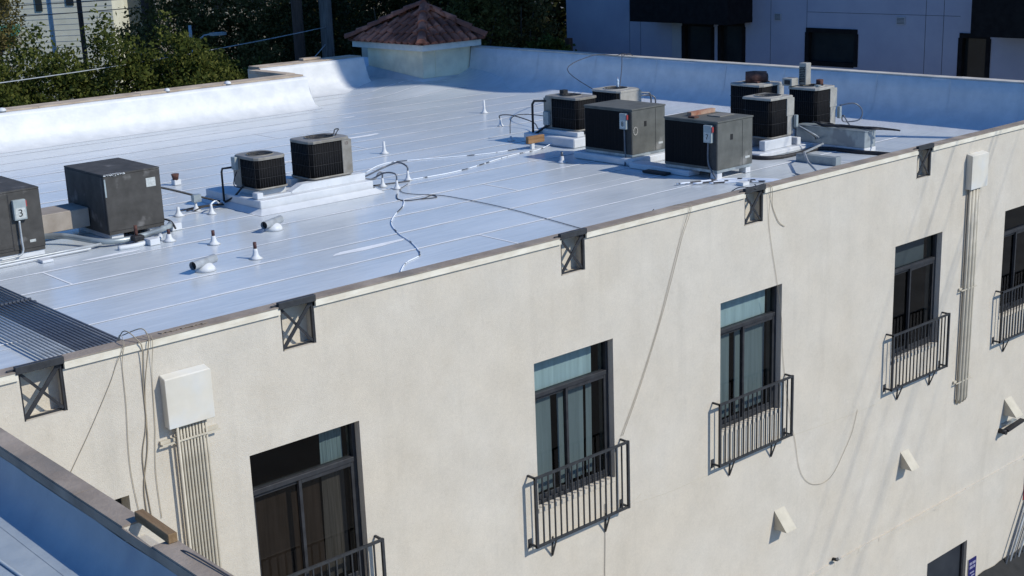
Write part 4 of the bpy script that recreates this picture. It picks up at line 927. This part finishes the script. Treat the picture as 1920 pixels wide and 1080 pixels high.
for k in range(12):
    a = k*.22; b = a+.22; h0 = .0 if k > 0 else -.1; w1 = .02*math.sin(k*1.7); w2 = .02*math.sin((k+1)*1.7)
    mb.q((a, -.02, w1), (b, -.02, w2), (b, -1.0, -.75+w2), (a, -1.0, -.75+w1)); mb.q((a, -1.0, -.75+w1), (b, -1.0, -.75+w2), (b, -1.0, -.98), (a, -1.0, -.98))
mb.q((0, -.02, 0), (0, -1, -.75), (0, -1.0, -.98), (0, -.02, -.98))
mb.build('canopy', M['awning'], t); MB().tube([(0, -.99, -.74), (2.64, -.99, -.74)], .02, 8).build('front_bar', M['steel'], t)
# wires on the facade
def wire(pts, label, rad=.0032, m='wire', y=-.012):
    return solo(MB().tube(smooth_path([(p[0], p[1] if len(p) == 3 else y, p[-1]) for p in pts]), rad, 5), 'wire', m, label, 'wire')
wire([(2.05, .5, -.30), (2.07, .16, .10), (2.04, -.04, .12), (2.02, -.045, .05), (1.95, -.10), (1.86, -.28), (1.60, -.7), (1.35, -1.07), (1.1, -1.45)], 'thin wire hanging from coping and slanting left to the lower parapet')
wire([(2.1, .4, -.2), (2.1, .16, .15), (2.05, -.045, .11), (2.02, -.1), (2.01, -.55), (1.98, -1.0), (1.98, -1.37), (2.03, -1.9)], 'leftmost of the thin wires hanging straight down from coping')
wire([(2.16, .5, -.2), (2.16, .2, .17), (2.2, -.04, .12), (2.24, -.046, .0), (2.22, -.37), (2.20, -1.0), (2.10, -1.5), (2.11, -1.95)], 'thicker brown wire hanging left of the square enclosure', .0065)
wire([(2.2, .3, .1), (2.3, .05, .20), (2.32, -.05, .12), (2.30, -.06, .02), (2.24, -.4), (2.20, -.83), (2.12, -1.2), (2.15, -1.9)], 'second thicker brown wire hanging left of the square enclosure', .006)
wire([(2.36, .1, .13), (2.36, -.05, .09), (2.33, -.3), (2.30, -.87), (2.28, -1.04), (2.25, -1.4), (2.26, -1.9)], 'faint wire grazing the left side of the square enclosure')
wire([(10.55, .3, .05), (10.7, .1, .11), (10.78, -.045, .09), (10.62, -.35), (10.36, -1.0), (10.10, -1.62), (9.7, -2.4), (9.33, -3.02)], 'long wire slanting down to the second full balcony railing')
wire([(10.6, .3, .05), (10.76, .1, .112), (10.82, -.045, .08), (10.66, -.35), (10.42, -.95), (10.16, -1.55), (9.76, -2.35), (9.37, -3.02)], 'twin wire just right of the slanting one above the second railing')
wire([(12.6, .1, .12), (12.64, -.045, .08), (12.66, -.4), (12.72, -.77), (12.9, -1.5), (13.03, -2.13), (13.06, -2.6), (13.13, -3.04), (13.3, -3.8), (13.45, -4.33), (13.55, -4.75), (13.69, -5.02), (13.9, -5.2), (14.15, -5.29), (14.38, -5.29), (14.6, -5.18), (14.85, -4.9), (15.07, -4.61), (15.21, -4.23)], 'long wire dropping past the third window and looping below its railing')
wire([(12.66, .1, .12), (12.68, -.045, .08), (12.74, -.2), (12.81, -.36), (12.92, -.52), (13.06, -.61)], 'short curled wire end beside the fourth parapet vent', .005)
wire([(8.98, -3.95), (8.97, -4.5), (8.95, -5.08), (8.95, -5.6)], 'thin dark crack-like wire running down below the second railing', .004, 'wire_dark')
mb = MB(); y0 = None                                    # debris on the coping
for k in range(9): mb.bar((2.5+.06*k, .05+.01*math.sin(k*3), .103), (2.56+.06*k, .06+.012*math.cos(k*2), .112), .05, .006)
solo(mb, 'peeling_membrane', 'coping', 'strip of peeling brown membrane curling on the front coping', 'debris')
# wire scraps in the fourth vent
wire([(12.0, .3, .0), (12.1, .15, .13), (12.2, .02, .14), (12.3, -.06, .12), (12.45, .1, .14)], 'tangled grey wires over the lintel of the fourth parapet vent', .008, 'wire_dark')

# ================================================================ WING IN THE FOREGROUND
Wg = thing('building_wing', 'adjoining low wing with blue shaded flat roof and brown parapet in the foreground', 'building', (-5, -8, GZ)); WO = Vector((-5, -8, GZ))
def wp(mb, name, m, bevel=0): o = mb.build(name, m, Wg, bevel); o.location = -WO; return o
WZ = -.34
wp(MB().box(-12, -30, GZ, .218, -.01, WZ-.02), 'wall', 'stucco')
mb = MB().box(.062, -30, WZ-.0195, .219, -4.50, .07); mb.box(.062, -4.05, WZ-.0195, .219, -.01, .07); mb.box(.13, -4.499, WZ-.0195, .219, -4.051, -.03)
wp(mb, 'parapet', 'stucco')
mbc = MB(); y = -30
while y < -.1:
    y2 = min(y+rnd.uniform(1.2, 2.3), -.02)
    a, b = y, y2
    if b > -4.50 and a < -4.05:
        if a < -4.50: mbc.box(.055, a+.003, .071, .226, -4.50, .085)
        if b > -4.05: mbc.box(.055, -4.05, .071, .226, b-.003, .085)
    else: mbc.box(.055, a+.003, .071, .226, b-.003, .085+rnd.uniform(0, .003))
    y = y2
mbc.box(.050, -30, -.01, .0615, -.02, .070)
wp(mbc, 'coping', 'coping')
mb = MB(); prof = [(.049, -.015), (.045, -.06), (.02, -.16), (-.04, -.26), (-.14, WZ-.02+.03), (-.25, WZ+.003)]; rings = []
for k in range(60):
    yy = -30+29.98*k/59; rings.append([(x_+rnd.uniform(-.003, .003), yy, z_+(rnd.uniform(-.012, .012) if i == 0 else 0)) for i, (x_, z_) in enumerate(prof)])
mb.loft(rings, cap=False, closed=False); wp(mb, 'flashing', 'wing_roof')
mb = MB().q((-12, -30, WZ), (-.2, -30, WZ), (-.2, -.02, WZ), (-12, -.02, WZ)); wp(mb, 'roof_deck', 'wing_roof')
mb = MB()
for yy in (-9.2,): mb.bar((-12, yy-.4, WZ+.004), (-.25, yy+.1, WZ+.004), .012, .006)
mb.tube([(-.62, -.6, WZ+.012), (-.62, -2.4, WZ+.012), (-.50, -3.0, WZ+.012), (-.42, -5, WZ+.012), (-.4, -9, WZ+.012)], .012, 6)
wp(mb, 'roof_seam', 'wing_seam')
tb = thing('timber_beam', 'short brown timber beam lying across the gap in the foreground parapet', 'timber', (.19, -4.30, .088))
o = MB().box(-.034, -.27, 0, .034, .27, .07).build('beam', M['wood2'], tb, .004); o.rotation_euler = (0, 0, R(-2))
pipe('cable', [(.12, -4.02, -.02), (.10, -4.3, -.06), (.15, -4.6, .03), (.17, -4.78, .098), (.19, -5.3, .096), (.21, -6.2, .095)], .006, 'wire_dark', 'thin dark cable running along the foreground coping from the beam', 'cable')
pipe('cable', [(.08, -4.05, .05), (.12, -4.2, -.02), (.14, -4.45, -.0)], .008, 'tan2', 'short white cable curled under the timber beam', 'cable')

# ================================================================ BLUE-SHADED BUILDING BEHIND
K = thing('grey_apartment_building', 'tall shaded smooth grey building with black framed windows and dark balconies', 'building', (30, 5, GZ)); KO = Vector((30, 5, GZ))
def kp(mb, name, m, parent=None):
    if parent is not None: return mb.build(name, m, parent)
    o = mb.build(name, m, K); o.location = -KO; return o
X = 30.0
kh = [(15.59, -2.2, 16.89, .745, .25), (14.345, -2.2, 15.38, .79, .25), (10.24, -.33, 12.03, .712, .2), (6.10, -2.2, 6.99, .73, .2)]
mb = MB(); ysx = sorted({-2.1, 22.3}|{h[0] for h in kh}|{h[2] for h in kh}); zs = sorted({GZ, 24}|{h[1] for h in kh}|{h[3] for h in kh})
for a, b in zip(ysx, ysx[1:]):
    for c, d in zip(zs, zs[1:]):
        if any(h[0] < (a+b)/2 < h[2] and h[1] < (c+d)/2 < h[3] for h in kh): continue
        mb.q((X, b, c), (X, a, c), (X, a, d), (X, b, d))
for a, c, b, d, t_ in kh:
    mb.q((X, a, c), (X+t_, a, c), (X+t_, a, d), (X, a, d)); mb.q((X, b, c), (X, b, d), (X+t_, b, d), (X+t_, b, c)); mb.q((X, a, d), (X+t_, a, d), (X+t_, b, d), (X, b, d)); mb.q((X, a, c), (X, b, c), (X+t_, b, c), (X+t_, a, c))
mb.q((X, -2.1, GZ), (X+14, -2.1, GZ), (X+14, -2.1, 24), (X, -2.1, 24)); mb.q((X, 22.3, GZ), (X, 22.3, 24), (X+14, 22.3, 24), (X+14, 22.3, GZ)); mb.q((X, -2.1, 24), (X+14, -2.1, 24), (X+14, 22.3, 24), (X, 22.3, 24)); mb.q((X+14, -2.1, GZ), (X+14, 22.3, GZ), (X+14, 22.3, 24), (X+14, -2.1, 24))
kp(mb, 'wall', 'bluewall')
mb = MB()
for y in (19.25, 18.75, 13.35, 12.02, 8.05, 7.5, 16.95+.4): mb.box(X-.004, y-.006, -6, X+.001, y+.006, 6)
for z in (1.20,): mb.box(X-.004, 7.0, z-.005, X+.001, 12.0, z+.006)
kp(mb, 'wall_joint', 'slate')
kp(MB().box(X-.02, 16.90, -4, X-.001, 17.34, .745), 'grey_panel', 'bluewall2')
for a, c, b, d, t_ in kh:
    w_ = .10; mb = MB()
    mb.box(X-.03, a, d-w_, X+.12, b, d+.03).box(X-.03, a-.03, c, X+.12, a+w_, d-w_-.001).box(X-.03, b-w_, c, X+.12, b+.03, d-w_-.001)
    if c > -1: mb.box(X-.03, a+w_+.001, c-.03, X+.12, b-w_-.001, c+w_)
    fr = kp(mb, 'window', 'blackframe'); MB().box(X+.13, a+w_-.01, c+.02, X+.14, b-w_+.01, d-w_+.01).build('pane', M['greenglass'] if 'greenglass' in M else M['winglass'], fr)
mb = MB()
def balc(y0, y1, z0):
    o = kp(MB().box(X-1.2, y0, z0, X-.001, y1, z0+.18), 'balcony', 'blackframe')
    m_ = MB()
    m_.box(X-1.2, y0, z0+.181, X-1.14, y1, z0+1.35)
    m_.box(X-1.139, y0, z0+.181, X-.01, y0+.05, z0+1.35).box(X-1.139, y1-.05, z0+.181, X-.01, y1, z0+1.35)
    m_.build('balustrade', M['blackframe'], o)
    return o
balc(14.05, 18.1, .84); balc(2.0, 6.0, .80)
for a, b, c, d in ((12.955, .929, 13.198, 1.129), (8.69, .93, 8.96, 1.14)):
    v = kp(MB().box(X-.03, a, b, X-.001, c, d), 'wall_vent', 'bluewall2'); m_ = MB()
    for k in range(5): m_.box(X-.035, a+.02, b+.02+k*.036, X-.0305, c-.02, b+.035+k*.036)
    m_.build('louvre', M['slate'], v)
solo(MB().bar((X-.6, 21.6, -2.0), (X-.6, 21.6, .12), .20, .20), 'timber_post', 'pole', 'short brown timber post in front of the shaded grey building', 'post')

# ================================================================ TREES AND FAR BUILDINGS
def foliage(mb, c, rad, nclump, per, leaf, rg, flat=1.0, shell=.55):
    c = Vector(c)
    for _ in range(nclump):
        while True:
            d = Vector((rg.gauss(0, 1), rg.gauss(0, 1), rg.gauss(0, 1)))
            if d.length > .1: break
        d.normalize(); rr = rg.uniform(shell, 1.0)*(1+.22*math.sin(d.x*5+d.z*4)+.12*math.sin(d.y*9))
        cc = c+Vector((d.x*rad[0], d.y*rad[1], d.z*rad[2]*flat))*rr; cr = rg.uniform(.16, .34)*min(rad)*.75
        for _ in range(per):
            p = cc+Vector((rg.gauss(0, 1), rg.gauss(0, 1), rg.gauss(0, .8)))*cr*.55
            a = Vector((rg.gauss(0, 1), rg.gauss(0, 1), rg.gauss(0, 1))).normalized(); b = a.orthogonal().normalized()
            b = (Matrix.Rotation(rg.uniform(0, 6.28), 3, a) @ b); e = a.cross(b)
            l = leaf*rg.uniform(.6, 1.3); mb.q(p-b*l, p-e*l*.55, p+b*l, p+e*l*.55)
def tree(x, y, ztop, rad, m, label, nclump=110, per=26, leaf=.10, seed=1, group='trees behind the roof', name='broadleaf_tree', extra=(), trunk=.18):
    rg = random.Random(seed); t = thing(name, label, 'tree', (x, y, GZ), group)
    mb = MB(); cz = ztop-rad[2]-GZ; foliage(mb, (0, 0, cz), rad, nclump, per, leaf, rg)
    for ex in extra: foliage(mb, (ex[0], ex[1], ztop-GZ+ex[2]), (ex[3],)*3, ex[4], per, leaf, rg)
    mb.build('crown', L[m], t)
    tk = MB().tube([(0, 0, 0), (.1, .05, cz*.5), (0, 0, cz)], [trunk, trunk*.75, trunk*.4], 9)
    for k in range(6):
        a = k*1.05+rg.random(); h0 = cz*rg.uniform(.6, .9)
        tk.tube([(0, 0, h0), (math.cos(a)*rad[0]*.35, math.sin(a)*rad[1]*.35, h0+rad[2]*.5), (math.cos(a)*rad[0]*.7, math.sin(a)*rad[1]*.7, h0+rad[2]*.9)], [trunk*.4, trunk*.25, trunk*.08], 6)
    tk.build('trunk', M['bark'], t); return t
GR = 'green trees along the left'
for i, (x, y, zt, rx, rzz, lb) in enumerate((
    (8.0, 24.7, 1.80, 1.5, 2.4, 'dense green tree at the left edge behind the far parapet'), (10.2, 24.8, 1.50, 1.45, 2.4, 'dense green tree second from left edge behind far parapet'),
    (12.2, 24.4, 1.45, 1.4, 2.3, 'dense green tree just left of the thin brown pole'), (13.7, 23.5, 1.75, 1.2, 2.5, 'green tree with tall wispy top before the pale house'),
    (15.5, 23.0, 1.55, 1.15, 2.3, 'dense green tree below the dark palm trunk'), (17.3, 23.2, .40, 1.0, 1.7, 'low green tree beside the lamp post behind far parapet'),
    (15.1, 22.2, .1, 1.2, 1.9, 'low dark green tree directly behind the far parapet'))):
    tree(x, y, zt, (rx*1.15, rx*1.15, rzz*1.05), 'green', lb, 430, 42, .066, 10+i, GR)
tree(15.4, 38.4, 3.6, (1.9, 1.9, 3.0), 'dull', 'brownish tree in the top left corner', 300, 34, .065, 31)
for i, (x, y, zt, rr, rzz, mm, lb, nc) in enumerate((
    (21.0, 33.9, 3.3, 1.8, 2.8, 'dull', 'brown leaved tree behind the dark palm trunk', 150), (22.9, 33.6, 2.6, 1.7, 3.2, 'dull', 'brown leaved tree left of the first utility pole', 190),
    (24.9, 33.4, 3.0, 1.8, 3.6, 'dull', 'brown green tree between the two utility poles', 200), (22.6, 30.2, .2, 1.5, 2.2, 'dull', 'low brown tree near the street lamp', 150),
    (26.3, 31.8, 3.4, 1.9, 4.2, 'dark', 'very dark tree right behind the second utility pole', 240), (26.2, 28.2, 3.2, 1.8, 4.4, 'dark', 'very dark tree behind the tiled tower roof, left one', 240),
    (28.0, 26.9, 3.4, 1.7, 4.4, 'dark', 'very dark tree behind the tiled tower roof, right one', 240), (27.2, 23.9, 3.0, 1.25, 3.4, 'olive', 'sunlit olive coloured tree right of the tiled tower roof', 170),
    (29.6, 24.4, 3.2, 1.6, 4.0, 'dull', 'dark brown tree beside the shaded grey building', 220), (27.9, 20.9, .45, .75, 1.2, 'green', 'small bright green bush tree against the shaded building', 90),
    (24.0, 29.3, .4, 1.5, 3.0, 'dark', 'dark tree low between the utility poles', 180))):
    tree(x, y, zt, (rr, rr, rzz), mm, lb, int(nc*2.0), 34, .080, 50+i)
mb = MB(); rg = random.Random(99)
for k in range(30):
    a = 18+k*1.35; foliage(mb, (24+a*.62, 56-a*.42+rg.uniform(-1, 1), rg.uniform(-3.5, 2.0)), (3, 3, 3.4), 46, 22, .26, rg, shell=.3)
for k in range(14):
    foliage(mb, (4+k*2.2, 36+rg.uniform(-1, 1), -5.5), (2.4, 2.4, 2.6), 45, 22, .2, rg, shell=.3)
setp(mb.build('woodland', L['dark']), 'dark mass of trees far behind the roof', 'trees', kind='stuff')
# pale house
H = thing('pale_house', 'pale white house with narrow windows and teal awnings behind the trees', 'house', (26, 60, GZ)); H.rotation_euler = (0, 0, R(-38))
# local frame: x to the right along the wall facing the camera, y away
wall = MB().box(-6, 0, 0, 4.6, 8, 16); wall.build('wall', M['hwhite'], H)
def hw(x0, x1, z0, z1, nm='window', m='winglass'):
    w_ = MB().box(x0, -.05, z0, x1, -.002, z1).build(nm, M[m], H)
    MB().box(x0-.06, -.08, z1, x1+.06, -.003, z1+.08).build('head', M['hwhite'], w_); return w_
for a in (hw(-1.75, -.85, 11.65, 12.75), hw(.57, .92, 11.85, 12.65), hw(2.2, 2.6, 12.1, 12.95), hw(-1.75, -.8, 10.2, 11.0)): pass
MB().loft([[(-2.3, -.003, 13.2), (-.5, -.003, 13.2), (-.5, -.003, 12.85), (-2.3, -.003, 12.85)], [(-2.3, -.7, 12.85), (-.5, -.7, 12.85), (-.5, -.7, 12.7), (-2.3, -.7, 12.7)]], smooth=False).build('awning', M['teal'], H)
MB().loft([[(-1.9, -.003, 11.2), (-.4, -.003, 11.2), (-.4, -.003, 10.85), (-1.9, -.003, 10.85)], [(-1.9, -.7, 10.95), (-.4, -.7, 10.95), (-.4, -.7, 10.6), (-1.9, -.7, 10.6)]], smooth=False).build('awning', M['teal'], H)
mb = MB()
for k in range(44): mb.box(-6, -.012, 3+k*.3, 4.6, -.0015, 3.02+k*.3)
mb.build('siding_line', M['bluewall2'], H)
H2 = thing('beige_house', 'beige house with small windows glimpsed through the brown trees', 'house', (36, 56, GZ)); H2.rotation_euler = (0, 0, R(-40))
MB().box(-4, 0, 0, 9, 8, 15).build('wall', M['hbeige'], H2)
for k in range(5):
    a = -3+2.2*k; w_ = MB().box(a, -.05, 11.3, a+.8, -.002, 12.4).build('window', M['winglass'], H2); MB().box(a-.08, -.09, 11.2, a+.88, -.051, 11.29).build('sill', M['hwhite'], w_)
# small low structure between poles and far parapet
sh = thing('flat_roof_shed', 'low dark roofed structure with pale panels behind the far parapet', 'shed', (20.6, 25.6, GZ))
MB().box(-1.2, -.5, 0, 3.8, 2.5, 10.4).build('wall', M['slate'], sh)
MB().box(-1.5, -.8, 10.401, 4.2, 2.8, 10.52).build('roof', M['black'], sh)
for k in range(3): MB().box(-.9+k*.75, -.53, 10.02, -.35+k*.75, -.501, 10.24).build('panel', M['hbeige'], sh)
# poles
def upole(x, y, ztop, rad, m, label, name='utility_pole', arm=False):
    t = thing(name, label, 'utility pole', (x, y, GZ)); h = ztop-GZ
    MB().tube([(0, 0, 0), (0, 0, h*.5), (0, 0, h)], [rad*1.15, rad*1.05, rad], 14).build('pole', M[m], t)
    if arm:
        MB().box(-1.2, -.06, h-1.2, 1.2, .06, h-1.08).build('crossarm', M['pole'], t)
        MB().box(-.25, -.28, h-5.6, -.05, -.1, h-5.0).build('pole_box', M['tan2'], t)
    return t
upole(21.45, 26.35, 9, .175, 'pole', 'dark brown utility pole, left of the thick pair')
upole(22.08, 25.6, 9, .20, 'polegrey', 'weathered grey utility pole with cables, nearest to the tiled tower', arm=False)
upole(20.95, 42.0, 9, .10, 'pole', 'thin brown pole before the pale house')
upole(21.75, 46.9, 9, .10, 'conduit_light', 'thin pale metal pole at left of the pale house')
pt = thing('palm_trunk', 'thick dark palm trunk rising out of frame before the pale house', 'palm', (21.1, 36.3, GZ))
MB().tube([(0, 0, 0), (.05, 0, 7), (0, 0, 17)], [.30, .26, .24], 14).build('trunk', M['pole'], pt)
rgp = random.Random(5); mb = MB()
for k in range(18):
    a = k*.72; r_ = 1.9
    pts = [Vector((0, 0, 17)), Vector((math.cos(a)*r_*.5, math.sin(a)*r_*.5, 17.7)), Vector((math.cos(a)*r_, math.sin(a)*r_, 17.1)), Vector((math.cos(a)*r_*1.25, math.sin(a)*r_*1.25, 16.2))]
    for p, q_ in zip(pts, pts[1:]):
        s_ = Vector((-math.sin(a), math.cos(a), 0))*.25; mb.q(p-s_, q_-s_*.8, q_+s_*.8, p+s_)
mb.build('frond', L['green'], pt)
lp = thing('street_lamp', 'slim pale street lamp with flat head behind the far parapet', 'street lamp', (19.1, 29.4, GZ))
MB().tube([(0, 0, 0), (0, 0, 12.6)], [.09, .05], 10).build('pole', M['conduit_light'], lp)
MB().tube([(0, 0, 11.9), (.35, -.3, 12.25), (.62, -.53, 12.3)], .03, 8).build('arm', M['conduit_light'], lp)
MB().box(.45, -.75, 12.24, .95, -.45, 12.33).build('lamp_head', M['galv'], lp)
# cables between poles
def cable(a, b, sag, rad, label, m='conduit_light', n=16):
    a = Vector(a); b = Vector(b)
    return solo(MB().tube([a.lerp(b, k/n)-Vector((0, 0, 4*sag*(k/n)*(1-k/n))) for k in range(n+1)], rad, 5), 'overhead_cable', m, label, 'cable')
cable((21.95, 25.45, .95), (4.3, 20.6, .7), .2, .014, 'long pale cable running left from the weathered utility pole')
cable((21.85, 25.4, .39), (18.3, 23.2, -1.0), .02, .016, 'pale guy cable slanting down from the weathered pole behind the parapet')
for k, (dz, lb) in enumerate(((0, 'highest thin line before the pale house'), (-.35, 'second thin line before the pale house'), (-.9, 'third thin line before the pale house'), (-1.2, 'lowest thin line before the pale house'))):
    cable((12.0-1, 52.0, 3.2+dz-.3*k), (24.0, 33.6, 2.9+dz), .3, .018, lb, 'wire_dark')
cable((11.0, 52.0, 1.9), (21.5, 42.0, 2.6), .3, .02, 'line sagging from the left to the thin brown pole', 'wire_dark')
# street power lines beside the building (their shadows fall across the wall)
up = thing('utility_pole', 'street utility pole with crossarms beyond the right end of the wall', 'utility pole', (22.9, -1.7, GZ))
MB().tube([(0, 0, 0), (0, 0, 20.5)], [.16, .12], 12).build('pole', M['pole'], up); MB().box(-1.3, -.06, 18.8, 1.1, .06, 18.92).build('crossarm', M['pole'], up)
up2 = thing('utility_pole', 'street utility pole with crossarms far off beside the wing', 'utility pole', (22.9, -45, GZ))
MB().tube([(0, 0, 0), (0, 0, 20.5)], [.16, .12], 12).build('pole', M['pole'], up2); MB().box(-1.3, -.06, 18.8, 1.1, .06, 18.92).build('crossarm', M['pole'], up2)
for k, (x, z, rr) in enumerate(((22.0, 7.43, .013), (21.4, 7.43, .007), (22.6, 7.43, .007), (23.5, 7.43, .010), (24.3, 7.43, .006), (22.9, 6.6, .012))):
    cable((x, -1.7, z), (x, -45, z), .5, rr, ['street power line above the pavement, ' + s for s in ('thick one', 'innermost', 'beside the pole', 'thick outer one', 'outermost', 'lowest')][k], 'wire_dark', 24)
